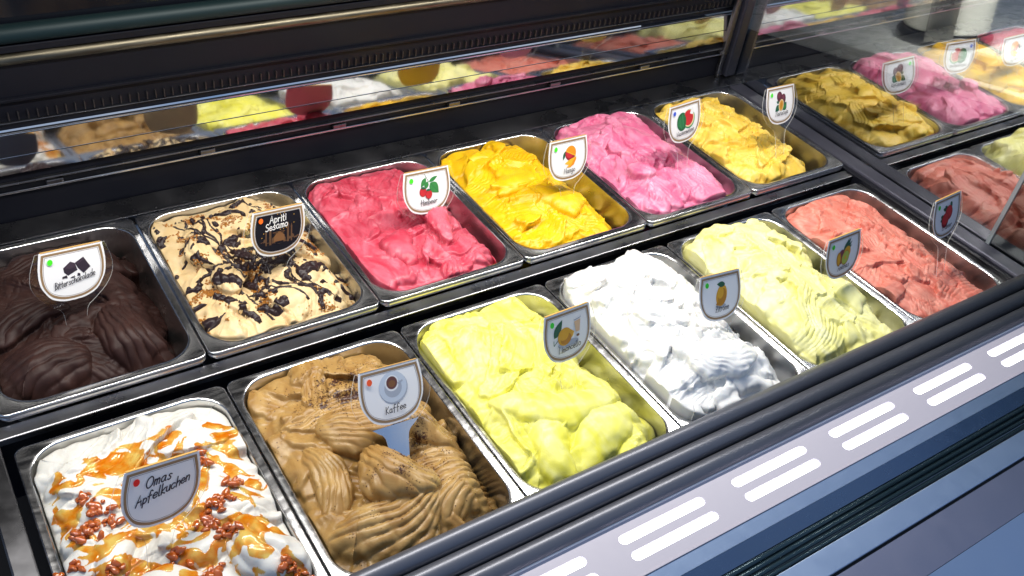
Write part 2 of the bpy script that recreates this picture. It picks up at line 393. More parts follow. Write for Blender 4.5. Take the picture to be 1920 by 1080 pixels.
# ================================================================== GELATO
NX, NY = 196, 276
def ellmap(hx, hy, r=.041):
    """square grid wrapped exactly onto the pan's rounded rectangle"""
    u = np.linspace(-1, 1, NX); v = np.linspace(-1, 1, NY)
    U, V = np.meshgrid(u, v)
    m_ = np.maximum(np.maximum(np.abs(U), np.abs(V)), 1e-6)
    bx, by = hx * U / m_, hy * V / m_
    cx, cy = np.clip(bx, -hx + r, hx - r), np.clip(by, -hy + r, hy - r)
    dx, dy = bx - cx, by - cy; L = np.hypot(dx, dy)
    f = np.where(L > r, r / np.maximum(L, 1e-9), 1.)
    return U, V, (cx + dx * f) * m_, (cy + dy * f) * m_
def saw(c, k=.86):
    f = c - np.floor(c)
    t = np.clip((f - k) / (1 - k), 0, 1)
    return f * (1 - t * t * (3 - 2 * t))
def gelato_field(hx, hy, seed, top=.02, low=-.065, gap=(0, .02, .0, .012), rad=.085, edge=-.012, n=70, size=1., lobe=.013,
                 flow=90., spread=40., ridge=.25, rl=.0065, ra=.0012, warp=.014, fine=.0012, lobes=(), tilt=(0., 0.), crumple=1., soft=.9, flatback=0., layer=.0080, lam=.034, rough_=.5, comb=.0024, dips=(), sweeps=26, sweep=1.25, streaks=.00060):
    """height field of a mound: gap = empty strip left, right, back, front; lobes = hand placed fluted scoops"""
    rg = np.random.RandomState(seed)
    U, V, X, Y = ellmap(hx, hy)
    wx = warp * fbm(X / .075, Y / .075, seed + 1, 2) + warp * .35 * fbm(X / .024, Y / .024, seed + 2, 2)
    wy = warp * fbm(X / .075, Y / .075, seed + 5, 2) + warp * .35 * fbm(X / .024, Y / .024, seed + 6, 2)
    Xw, Yw = X + wx, Y + wy
    dn = .008 * fbm(X / .045, Y / .045, seed + 9, 3)
    gl, gr, gb, gf = gap
    cx = (gl - gr) / 2; cy = (gf - gb) / 2
    ax = hx - (gl + gr) / 2; ay = hy - (gb + gf) / 2
    rc = .055
    qx = np.abs(X + wx * .4 - cx) - (ax - rc); qy = np.abs(Y + wy * .4 - cy) - (ay - rc)
    sd = -(np.hypot(np.maximum(qx, 0), np.maximum(qy, 0)) + np.minimum(np.maximum(qx, qy), 0) - rc) + dn
    # filled against the wall where there is no gap
    t = np.clip(sd / rad, 0, 1); prof = .45 * np.sqrt(1 - (1 - t) ** 2) + .55 * (1 - (1 - t) ** 2)
    rim_fill = edge
    gapm = np.maximum.reduce([np.clip((X + hx) * -1 / .03 + 1, 0, 1) * (gl > .012), np.clip((X - (cx + ax) + .03) / .03, 0, 1) * (gr > .012),
                              np.clip((Y - (cy + ay) + .03) / .03, 0, 1) * (gb > .012), np.clip((-(Y) + (cy - ay) + .03) / .03, 0, 1) * (gf > .012)])
    floor_ = edge * (1 - gapm) + low * gapm
    M = floor_ + (top + tilt[0] * X / hx + tilt[1] * Y / hy - floor_) * prof
    M = M + .007 * fbm(X / .08, Y / .08, seed + 12, 2) * prof
    M = np.where(sd < 0, np.minimum(M, floor_ + np.maximum(sd, -.05) * 1.2 * gapm), M)
    H = M.copy() - lobe * .25 * prof
    def put(cx_, cy_, rx, ry, ang, h, bend, rl_, ra_, zoff=0., wamt=1., sharp=.45):
        nonlocal H
        ca, sa = math.cos(ang), math.sin(ang)
        dx = (X + wx * wamt) - cx_; dy = (Y + wy * wamt) - cy_
        s = dx * ca + dy * sa; tt = -dx * sa + dy * ca
        tt = tt + bend * (s * s) / max(rx, 1e-4)
        e2 = (s / rx) ** 2 + (tt / ry) ** 2
        ins = e2 < 1
        if not ins.any(): return
        i0 = np.unravel_index(np.argmin((X - cx_) ** 2 + (Y - cy_) ** 2), X.shape)
        dome = np.sqrt(np.clip(1 - e2, 0, 1))
        z = .62 * M + .38 * M[i0] + zoff + h * (dome - .35)
        if ra_ > 0:
            fan = 1 - .45 * np.clip(s / rx, -1, 1)
            z = z + 1.75 * ra_ * (np.clip(.75 + .7 * perlin(X / .018, Y / .018, seed + 91), .15, 1.3)) * (np.abs(np.sin(np.pi * (tt + .0016 * perlin(X / .02, Y / .02, seed + 92)) / (rl_ * fan))) ** sharp - .6) * np.clip(dome * 1.6, 0, 1)
        H = np.where(ins, np.maximum(H, z), H)
    for i in range(n):
        f = 1 - i / n
        cx_ = cx + (rg.rand() * 2 - 1) * ax * .88; cy_ = cy + (rg.rand() * 2 - 1) * ay * (.9 - flatback)
        if flatback: cy_ -= ay * flatback
        sc = (.55 + .75 * f) * size
        ang = R(flow + rg.randn() * spread + 40 * math.sin(cx_ * 30 + seed))
        rdg = rg.rand() < ridge
        put(cx_, cy_, sc * (.028 + .030 * rg.rand()), sc * (.012 + .013 * rg.rand()), ang, lobe * (.7 + .6 * rg.rand()) * (.6 + .5 * f),
            rg.randn() * .5, rl * (.8 + .5 * rg.rand()), ra * (.7 + .6 * rg.rand()) if rdg else 0, zoff=rg.randn() * .0015)
    H = H - .0
    H = blur(H, soft)
    # broad spatula sweeps: long curved plates laid over one another, each with a pushed-up lip and drawn streaks
    fl = R(flow)
    if flatback: fb = np.clip(1 - (V - (1 - flatback * 2.2)) / .25, .12, 1)
    else: fb = 1.
    pm = np.clip(prof * 1.3, 0, 1)
    for k in range(sweeps):
        f = 1 - k / max(1, sweeps)
        sx = cx + (rg.rand() * 2 - 1) * ax * .9; sy = cy + (rg.rand() * 2 - 1) * ay * .92
        an = fl + R(rg.randn() * spread * .9 + 50 * math.sin(sx * 22 + sy * 15 + seed))
        Ls = sweep * (.035 + .035 * rg.rand()) * (.6 + .6 * f); ws = sweep * (.012 + .013 * rg.rand()) * (.6 + .6 * f)
        kap = rg.randn() * 9.
        ca, sa = math.cos(an), math.sin(an)
        dx = X + wx * .35 - sx; dy = Y + wy * .35 - sy
        q_ = dx * ca + dy * sa; tt = -dx * sa + dy * ca - .5 * kap * q_ * q_
        wl_ = ws * (1 - .30 * q_ / Ls)
        e = (np.abs(q_ / Ls) ** 3 + np.abs(tt / np.maximum(wl_, .004)) ** 3) ** (1 / 3) + .07 * perlin(X / .010, Y / .010, seed + 200 + k)
        if not (e < 1).any(): continue
        i0 = np.unravel_index(np.argmin((X - sx) ** 2 + (Y - sy) ** 2), X.shape)
        tl = (rg.rand() * 2 - 1) * .0042 * sweep; off = rg.randn() * .0022 + .0010
        z = .80 * M + .20 * M[i0] + off + tl * np.clip(tt / wl_, -1, 1) + .0022 * rg.randn() * q_ / Ls
        z = z - .0018 * np.clip(1 - (tt / wl_) ** 2, 0, 1)
        z = z + .0026 * np.exp(-((e - .90) / .075) ** 2) * np.clip(.5 + 1.2 * perlin(X / .02, Y / .02, seed + 300 + k), 0, 1.3)
        z = z + .0040 * np.exp(-((q_ / Ls - .86) / .10) ** 2) * np.clip(1 - (tt / wl_) ** 2, 0, 1)
        stq = perlin(tt / .0036, q_ / .07, seed + 400 + k) + .6 * perlin(tt / .0019, q_ / .05, seed + 450 + k) + .9 * perlin(tt / .009, q_ / .08, seed + 480 + k)
        z = z + streaks * stq
        if rg.rand() < ridge + .10:
            z = z + comb * (np.abs(np.sin(np.pi * tt / (.0060 + .002 * rg.rand()))) ** .55 - .6)
        mk = np.clip((1 - e) / .06, 0, 1); mk = mk * mk * (3 - 2 * mk) * pm
        H = H * (1 - mk) + z * mk
    W2 = .030 * fbm(X / .07, Y / .07, seed + 41, 2) + .004 * fbm(X / .02, Y / .02, seed + 42, 2)
    for k, (da, lm, am) in enumerate(((0., lam * 1.35, 1.), (65., lam, .85))):
        an = fl + R(da)
        c = (X * math.cos(an) + Y * math.sin(an) + W2 * (1 if k % 2 else -1)) / lm + .7 * perlin(X / .06, Y / .06, seed + 50 + k)
        mk = np.clip(-.05 + 1.5 * fbm(X / .05, Y / .05, seed + 60 + k, 2), 0, 1)
        H = H + layer * .5 * am * (saw(c, .91) - .4) * mk * pm * fb
    a = Xw * math.cos(fl) + Yw * math.sin(fl) + W2; b = -Xw * math.sin(fl) + Yw * math.cos(fl) + W2 * .7
    n1 = perlin(a / .050, b / .014, seed + 21); n2 = perlin(a / .024, b / .0075, seed + 22)
    mc = np.clip(.15 + 1.2 * fbm(X / .04, Y / .04, seed + 26, 2), 0, 1)
    mask = np.clip(.2 + 1.1 * fbm(X / .05, Y / .05, seed + 23, 2), .0, 1) * fb
    H = H + fine * 1.2 * (np.abs(n1) ** .7 - .35) * mask * pm * crumple
    H = H + fine * 1.3 * rough_ * (np.abs(n2) ** .8 - .3) * mask * pm
    H = H - fine * 1.0 * np.exp(-(n1 / .05) ** 2) * mc * fb * pm
    H = H - .0020 * np.clip((perlin(a / .0075, b / .0040, seed + 75) - .55) * 6, 0, 1) * mc * pm
    for L in lobes: put(*L)
    for (dx_, dy_, dr_, dd_) in dips: H = H - dd_ * np.exp(-(((X - dx_) ** 2 + (Y - dy_) ** 2) / dr_ ** 2))
    lumps = np.clip(perlin(X / .007, Y / .007, seed + 31), 0, 1) * np.clip(fbm(X / .03, Y / .03, seed + 32, 2), 0, 1)
    H = H + fine * .8 * rough_ * lumps * prof
    H = blur(H, .45)
    H = np.minimum(H, .085)
    # keep the skin just under the rim where it meets the wall
    wall = np.maximum(np.abs(U), np.abs(V))
    H = H - np.clip((wall - .965) / .035, 0, 1) ** 2 * .005
    H = np.where(wall > .9999, H - .03, H)
    return U, V, X, Y, H
def field_mesh(name, U, V, X, Y, H, bulge=.8, attr=None):
    S = blur(H, 5.)
    d = H - S
    dx = np.gradient(X, axis=1); dy = np.gradient(Y, axis=0)
    gx = np.gradient(S, axis=1) / np.maximum(dx, 1e-5); gy = np.gradient(S, axis=0) / np.maximum(dy, 1e-5)
    nn = np.sqrt(1 + gx ** 2 + gy ** 2)
    w = np.clip((1 - np.maximum(np.abs(U), np.abs(V))) / .08, 0, 1) * bulge
    # lobes bulge sideways a little over the creases between them
    hx_ = np.gradient(blur(H, 1.2), axis=1) / np.maximum(dx, 1e-5); hy_ = np.gradient(blur(H, 1.2), axis=0) / np.maximum(dy, 1e-5)
    Px = X + w * (-gx / nn) * d - w * .0014 * np.tanh(hx_); Py = Y + w * (-gy / nn) * d - w * .0014 * np.tanh(hy_)
    co = np.stack([Px, Py, H], -1).reshape(-1, 3)
    ny, nx = H.shape
    idx = np.arange(nx * ny).reshape(ny, nx)
    q = np.stack([idx[:-1, :-1], idx[:-1, 1:], idx[1:, 1:], idx[1:, :-1]], -1).reshape(-1, 4)
    me = quad_mesh(name, co, q)
    if attr is not None:
        at = me.attributes.new('dust', 'FLOAT', 'POINT'); at.data.foreach_set('value', attr.reshape(-1).astype(np.float32))
    return me, (Px, Py)
def quad_mesh(name, co, q):
    me = bpy.data.meshes.new(name)
    me.vertices.add(len(co)); me.vertices.foreach_set('co', co.astype(np.float32).ravel())
    me.loops.add(len(q) * 4); me.loops.foreach_set('vertex_index', q.astype(np.int32).ravel())
    me.polygons.add(len(q)); me.polygons.foreach_set('loop_start', np.arange(0, len(q) * 4, 4, dtype=np.int32))
    me.polygons.foreach_set('use_smooth', np.ones(len(q), dtype=bool))
    me.update(calc_edges=True); me.validate()
    return me
def overlay_mesh(name, P, H, T):
    """a sauce lying on the gelato: faces where thickness T > 0, dipping under the surface at its border"""
    Px, Py = P
    ny, nx = H.shape
    on = T > 0
    idx = np.arange(nx * ny).reshape(ny, nx)
    fo = on[:-1, :-1] | on[:-1, 1:] | on[1:, 1:] | on[1:, :-1]
    q = np.stack([idx[:-1, :-1], idx[:-1, 1:], idx[1:, 1:], idx[1:, :-1]], -1)[fo]
    Z = H + np.where(on, T, -.0008)
    used, inv = np.unique(q, return_inverse=True)
    co = np.stack([Px, Py, Z], -1).reshape(-1, 3)[used]
    return quad_mesh(name, co, inv.reshape(-1, 4))
def grains(name, pts, size, rg, jit=.5, up_=0.4):
    """small angular crumbs joined in one mesh"""
    base = np.array([(1, 0, 0), (-1, 0, 0), (0, 1, 0), (0, -1, 0), (0, 0, 1), (0, 0, -1)], float)
    fc = np.array([(0, 2, 4), (2, 1, 4), (1, 3, 4), (3, 0, 4), (2, 0, 5), (1, 2, 5), (3, 1, 5), (0, 3, 5)])
    n = len(pts)
    s = size * (.6 + .8 * rg.rand(n, 1, 1))
    v = base[None] * (1 + jit * (rg.rand(n, 6, 3) - .5)) * s
    an = rg.rand(n) * 6.28; ca, sa = np.cos(an)[:, None], np.sin(an)[:, None]
    v = np.stack([v[..., 0] * ca - v[..., 1] * sa, v[..., 0] * sa + v[..., 1] * ca, v[..., 2] * .8], -1)
    v = v + pts[:, None, :] + np.array([0, 0, 1]) * s * up_
    f = (fc[None] + 6 * np.arange(n)[:, None, None]).reshape(-1, 3)
    me = bpy.data.meshes.new(name)
    me.from_pydata(v.reshape(-1, 3).tolist(), [], f.tolist()); me.update()
    return me

def gel(name, c, c2=None, rough=.42, sss=.35, streak=.5, ssss=.0018, r=(1, .7, .5), spec=.45, dust=None, bump=.3):
    """gelato: base colour with drawn-out streaks of a second colour and a fine icy grain"""
    M = bpy.data.materials.new(name); M.use_nodes = True
    nt = M.node_tree; n = nt.nodes; l = nt.links; b = n['Principled BSDF']
    b.inputs['Roughness'].default_value = rough; b.inputs['Specular IOR Level'].default_value = spec
    b.inputs['Subsurface Weight'].default_value = sss * .45; b.inputs['Subsurface Radius'].default_value = r; b.inputs['Subsurface Scale'].default_value = ssss
    tc = n.new('ShaderNodeTexCoord'); mp = n.new('ShaderNodeMapping'); mp.inputs['Scale'].default_value = (30, 13, 24)
    nz = n.new('ShaderNodeTexNoise'); nz.inputs['Scale'].default_value = 1.; nz.inputs['Detail'].default_value = 6; nz.inputs['Distortion'].default_value = 1.6
    l.new(tc.outputs['Object'], mp.inputs['Vector']); l.new(mp.outputs['Vector'], nz.inputs['Vector'])
    rp = n.new('ShaderNodeMapRange'); rp.inputs['From Min'].default_value = .38; rp.inputs['From Max'].default_value = .68; rp.inputs['To Max'].default_value = streak
    l.new(nz.outputs['Fac'], rp.inputs['Value'])
    mx = n.new('ShaderNodeMix'); mx.data_type = 'RGBA'
    mx.inputs['A'].default_value = (*c, 1); mx.inputs['B'].default_value = (*(c2 or c), 1)
    l.new(rp.outputs['Result'], mx.inputs['Factor'])
    out = mx.outputs['Result']
    if dust:
        at = n.new('ShaderNodeAttribute'); at.attribute_name = 'dust'
        dz = n.new('ShaderNodeTexNoise'); dz.inputs['Scale'].default_value = 330; dz.inputs['Detail'].default_value = 5; dz.inputs['Roughness'].default_value = .75
        l.new(tc.outputs['Object'], dz.inputs['Vector'])
        ad = n.new('ShaderNodeMath'); ad.operation = 'ADD'; l.new(at.outputs['Fac'], ad.inputs[0]); l.new(dz.outputs['Fac'], ad.inputs[1])
        dr = n.new('ShaderNodeMapRange'); dr.inputs['From Min'].default_value = .98; dr.inputs['From Max'].default_value = 1.06
        l.new(ad.outputs[0], dr.inputs['Value'])
        m2 = n.new('ShaderNodeMix'); m2.data_type = 'RGBA'; l.new(dr.outputs['Result'], m2.inputs['Factor'])
        l.new(out, m2.inputs['A']); m2.inputs['B'].default_value = (*dust, 1); out = m2.outputs['Result']
    l.new(out, b.inputs['Base Color'])
    rn = n.new('ShaderNodeMapRange'); rn.inputs['To Min'].default_value = rough + .12; rn.inputs['To Max'].default_value = max(.05, rough - .12)
    l.new(nz.outputs['Fac'], rn.inputs['Value']); l.new(rn.outputs['Result'], b.inputs['Roughness'])
    bn = n.new('ShaderNodeTexNoise'); bn.inputs['Scale'].default_value = 520; bn.inputs['Detail'].default_value = 4
    l.new(tc.outputs['Object'], bn.inputs['Vector'])
    bp = n.new('ShaderNodeBump'); bp.inputs['Strength'].default_value = bump; bp.inputs['Distance'].default_value = .0008
    l.new(bn.outputs['Fac'], bp.inputs['Height']); l.new(bp.outputs['Normal'], b.inputs['Normal'])
    return M

PI = math.pi
# put(): cx, cy, length, half width, angle, height, bend, ridge spacing, ridge depth, z offset, warp
SPEC = [
 # 0 bitter chocolate
 dict(sweeps=14, sweep=1.3, seed=11, top=-.004, low=-0.070, edge=-.028, gap=(0.0064, 0.0216, 0.0000, 0.0128), n=25, lobe=.016, size=1.55, flow=35, spread=50, ridge=.45, rl=.009, ra=.0022, fine=.0012,
      lobes=[(-.058, -.095, .056, .052, R(6), .030, .05, .0115, .0024, 0.0010, .25), (.048, -.085, .070, .040, R(104), .030, .12, .0105, .0030, 0.0030, .25),
             (-.060, .005, .050, .030, R(18), .018, .35, .0105, .0026, 0.0090, .4), (.062, .030, .045, .026, R(150), .020, .2, .0, .0, .002, .8), (.045, .085, .05, .028, R(170), .018, .2, .0, .0, .0, .8)]),
 # 1 sesame cream
 dict(sweeps=18, sweep=1.2, seed=23, top=.004, low=-0.041, edge=-.012, gap=(0.0016, 0.0130, 0.0000, 0.0064), n=33, lobe=.013, size=1.35, flow=70, spread=60, ridge=.3, rl=.010, ra=.0020, fine=.0010, flatback=.12,
      lobes=[(-.070, .030, .042, .020, R(100), .016, .3, .010, .0022, 0.0110, .5), (-.050, -.040, .034, .022, R(70), .014, .2, .0095, .0026, 0.0110, .4), (.060, .010, .060, .022, R(112), .016, .2, .012, .0020, 0.0090, .4),
             (.020, -.105, .045, .028, R(20), .014, .2, .0, .0, .0, .6), (.052, -.062, .032, .024, R(60), .016, .2, .0, .0, .002, .6)]),
 # 2 raspberry
 dict(rough_=.7, sweeps=28, sweep=1.35, seed=37, top=.006, low=-0.051, edge=-.010, gap=(0.0000, 0.0187, 0.0000, 0.0064), n=34, lobe=.014, size=1.35, flow=62, spread=45, ridge=.12, rl=.008, ra=.0016, fine=.0017, flatback=.20,
      lobes=[(.074, -.112, .028, .022, R(25), .016, .05, .0098, .0034, -0.0030, .1), (.008, -.140, .022, .018, R(62), .012, .05, .0085, .0030, 0.0030, .1), (-.050, -.070, .040, .022, R(80), .020, .3, .0, .0, .002, .9),
             (.030, -.030, .050, .020, R(75), .016, .3, .007, .0012, 0.0110, .9)]),
 # 3 mango
 dict(sweeps=24, sweep=1.5, seed=45, top=.008, low=-0.055, edge=-.016, gap=(0.0, 0.026, 0.008, 0.008), tilt=(-0.004, 0.004), n=33, lobe=.013, size=1.42, flow=25, spread=50, ridge=.08, rl=.008, ra=.0012, fine=.0015,
      lobes=[(.020, -.060, .055, .034, R(160), .018, .35, .0, .0, .002, .8), (-.030, .020, .05, .03, R(20), .015, .3, .0, .0, .002, .8)]),
 # 4 watermelon pink
 dict(sweeps=26, sweep=1.4, seed=59, top=.020, low=-0.049, edge=-.010, gap=(0.0000, 0.0158, 0.0000, 0.0080), n=36, lobe=.013, size=1.35, flow=55, spread=45, ridge=.1, rl=.008, ra=.0016, fine=.0018,
      lobes=[(-.060, -.060, .024, .016, R(120), .012, .05, .008, .003, 0.0090, .2), (.020, .020, .060, .032, R(115), .016, .3, .0, .0, .004, .7)]),
 # 5 passion fruit
 dict(rough_=1.1, sweeps=38, sweep=.95, seed=63, top=.016, low=-0.058, edge=-.020, gap=(0.0, 0.028, 0.008, 0.010), tilt=(-0.005, 0.005), n=38, lobe=.013, size=1.22, flow=45, spread=60, ridge=.05, fine=.0020, crumple=1.2),
 # 6 white with caramel
 dict(sweeps=14, sweep=1.5, seed=71, top=.018, low=-0.041, edge=-.010, gap=(0.0000, 0.0086, 0.0000, 0.0080), n=22, lobe=.018, size=1.55, flow=20, spread=60, ridge=.0, fine=.0007, soft=1.3, flatback=.16,
      lobes=[(.068, -.100, .052, .036, R(118), .030, .3, .026, .004, 0.0130, .4, .8), (-.040, -.108, .045, .036, R(30), .028, .2, .0, .0, .004, .5), (.010, -.125, .04, .03, R(80), .022, .2, .0, .0, .004, .5),
             (-.065, -.030, .045, .026, R(60), .022, .3, .0, .0, .002, .6), (.060, -.010, .05, .028, R(140), .020, .3, .0, .0, .002, .6), (-.06, .045, .04, .022, R(30), .016, .2, .0, .0, .0, .6), (.02, -.06, .04, .024, R(10), .02, .3, .0, .0, .0, .6)]),
 # 7 coffee
 dict(dips=((.024, -.030, .028, .016), (.030, -.075, .03, .012)), sweeps=16, sweep=1.2, seed=83, top=.010, low=-0.057, edge=-.014, gap=(0.0048, 0.0158, 0.0000, 0.0080), n=24, lobe=.016, size=1.49, flow=60, spread=55, ridge=.45, rl=.009, ra=.0020, fine=.0010, flatback=.10,
      lobes=[(-.072, -.035, .060, .024, R(82), .018, -.25, .0068, .0026, 0.0050, .3), (-.018, .010, .046, .034, R(160), .020, .3, .0088, .0022, 0.0090, .3), (.068, -.098, .050, .046, R(8), .030, -.25, .0105, .0034, -0.0050, .12),
             (.040, -.120, .05, .028, R(34), .022, .25, .0095, .0030, -0.0010, .2), (-.030, -.128, .078, .044, R(6), .030, -.40, .0098, .0034, 0.0050, .12), (-.010, -.075, .052, .040, R(118), .036, .35, .0120, .0028, 0.0150, .2),
             (.066, .000, .055, .026, R(104), .020, .3, .011, .002, 0.0090, .4), (.085, -.045, .030, .02, R(40), .02, .2, .0, .0, .004, .6)]),
 # 8 limoncello
 dict(sweeps=24, sweep=1.7, seed=97, top=.022, low=-0.055, edge=-.014, gap=(0.0, 0.018, 0.004, 0.006), tilt=(-0.006, 0.006), n=24, lobe=.015, size=1.69, flow=50, spread=50, ridge=.05, rl=.01, ra=.001, fine=.0012, soft=1.2,
      lobes=[(-.010, -.075, .090, .030, R(165), .016, .35, .0, .0, .004, .6), (.020, -.120, .075, .034, R(20), .020, .3, .0, .0, .0, .6), (-.060, -.110, .060, .030, R(70), .018, .3, .0, .0, -.002, .6),
             (.070, -.045, .045, .026, R(130), .016, .2, .0, .0, .002, .7)]),
 # 9 lemon white
 dict(rough_=1., sweeps=40, sweep=1.05, seed=101, top=.034, low=-0.06, edge=-.004, gap=(0.0, 0.022, 0.002, 0.010), tilt=(-0.006, 0.01), n=47, lobe=.013, size=1.28, flow=130, spread=55, ridge=.12, rl=.006, ra=.0012, fine=.0018, crumple=1.1,
      lobes=[(.045, .135, .026, .022, R(60), .016, .2, .0, .0, -.004, .7), (-.02, -.10, .06, .03, R(150), .018, .4, .006, .0012, 0.0090, .8)]),
 # 10 pineapple
 dict(sweeps=26, sweep=1.45, seed=113, top=.030, low=-0.06, edge=-.010, gap=(0.0, 0.022, 0.002, 0.008), tilt=(-0.006, 0.008), n=35, lobe=.015, size=1.49, flow=100, spread=50, ridge=.08, rl=.007, ra=.0012, fine=.0014, soft=1.1,
      lobes=[(-.012, -.145, .030, .022, R(78), .012, .05, .0082, .0030, 0.0010, .1), (.050, -.060, .050, .030, R(60), .02, .4, .0, .0, .002, .8), (-.01, .140, .022, .02, R(60), .016, .2, .0, .0, -.006, .6)]),
 # 11 strawberry
 dict(sweeps=26, sweep=1.4, seed=127, top=.006, low=-0.062, edge=-.012, gap=(0.0, 0.020, 0.004, 0.008), tilt=(-0.006, 0.006), n=35, lobe=.014, size=1.42, flow=40, spread=50, ridge=.1, rl=.008, ra=.0012, fine=.0018),
]
GM = [
 gel('chocolate_gelato', (.022, .0078, .0060), (.038, .015, .0115), .55, .12, .8, .001, spec=.25, bump=.15),
 gel('sesame_gelato', (.66, .47, .23), (.76, .60, .36), .42, .35, .7),
 gel('raspberry_gelato', (.50, .036, .070), (.72, .17, .23), .40, .3, .8, r=(1, .25, .3), spec=.45),
 gel('mango_gelato', (.76, .42, .001), (.88, .60, .015), .42, .3, .6, r=(1, .6, .1), spec=.45),
 gel('watermelon_gelato', (.60, .11, .23), (.80, .33, .46), .40, .3, .8, r=(1, .4, .6), spec=.45),
 gel('passion_fruit_gelato', (.78, .50, .05), (.90, .70, .20), .42, .3, .7, r=(1, .7, .3)),
 gel('white_gelato', (.66, .64, .58), (.73, .715, .67), .30, .35, .6),
 gel('coffee_gelato', (.31, .165, .042), (.50, .32, .115), .38, .22, .8, .0015, dust=(.055, .016, .006)),
 gel('limoncello_gelato', (.84, .79, .085), (.92, .89, .34), .38, .4, .7, r=(1, 1, .4), spec=.45),
 gel('lemon_gelato', (.78, .775, .75), (.84, .835, .82), .36, .35, .6),
 gel('pineapple_gelato', (.85, .80, .27), (.91, .88, .48), .40, .4, .8, r=(1, 1, .5), spec=.45),
 gel('strawberry_gelato', (.66, .17, .12), (.82, .38, .29), .44, .3, .8, r=(1, .4, .3), spec=.4),
]
GNAME = ['chocolate_gelato', 'sesame_gelato', 'raspberry_gelato', 'mango_gelato', 'watermelon_gelato', 'passion_fruit_gelato',
         'apple_cake_gelato', 'coffee_gelato', 'limoncello_gelato', 'lemon_gelato', 'pineapple_gelato', 'strawberry_gelato']
GLAB = ['dark brown chocolate gelato with fluted scoop marks in the leftmost rear pan', 'cream coloured gelato under chocolate sauce and golden sesame brittle',
        'raspberry red gelato with ridged scoop marks along its front', 'deep golden yellow mango gelato in folded waves', 'bright pink gelato mound beside the golden yellow one',
        'soft yellow rough mound of gelato beside the end glass', 'white gelato topped with amber apple chunks and caramel sauce', 'coffee brown gelato in fluted shells dusted with cocoa',
        'lime yellow gelato in broad glossy folds', 'snow white fluffy gelato heaped above its rim', 'pale cream yellow gelato heap between white and salmon gelato', 'salmon red gelato in the front pan next to the end glass']
GLAB[0] = 'dark brown chocolate gelato with fluted scoop marks in a steel pan'
SAUCE = mat('chocolate_sauce', (.020, .009, .010), .42, spec=.4, bump=.5, bscale=260)
BRITTLE = mat('sesame_brittle', (.36, .14, .016), .35, var=.5, vscale=400)
CARAMEL = clear_mat('caramel_sauce', .05, (.93, .56, .10), (1, .95, .85), .14)
_n = CARAMEL.node_tree.nodes; _l = CARAMEL.node_tree.links
_z = _n.new('ShaderNodeTexNoise'); _z.inputs['Scale'].default_value = 70; _z.inputs['Detail'].default_value = 4
_r = _n.new('ShaderNodeValToRGB'); _r.color_ramp.elements[0].position = .35; _r.color_ramp.elements[1].position = .65
_r.color_ramp.elements[0].color = (.90, .45, .05, 1); _r.color_ramp.elements[1].color = (.97, .82, .42, 1)
_t = _n.new('ShaderNodeTexCoord'); _l.new(_t.outputs['Object'], _z.inputs['Vector']); _l.new(_z.outputs['Fac'], _r.inputs['Fac'])
_l.new(_r.outputs['Color'], [x for x in _n if x.type == 'BSDF_TRANSPARENT'][0].inputs['Color'])
APPLE = mat('amber_apple_chunk', (.42, .085, .005), .09, spec=.7, var=.7, vscale=90, coat=.6, sss=.15, sssr=(1, .3, .05), ssss=.003)
COCOA = mat('cocoa_powder', (.05, .015, .007), .9)
FIELDS = []
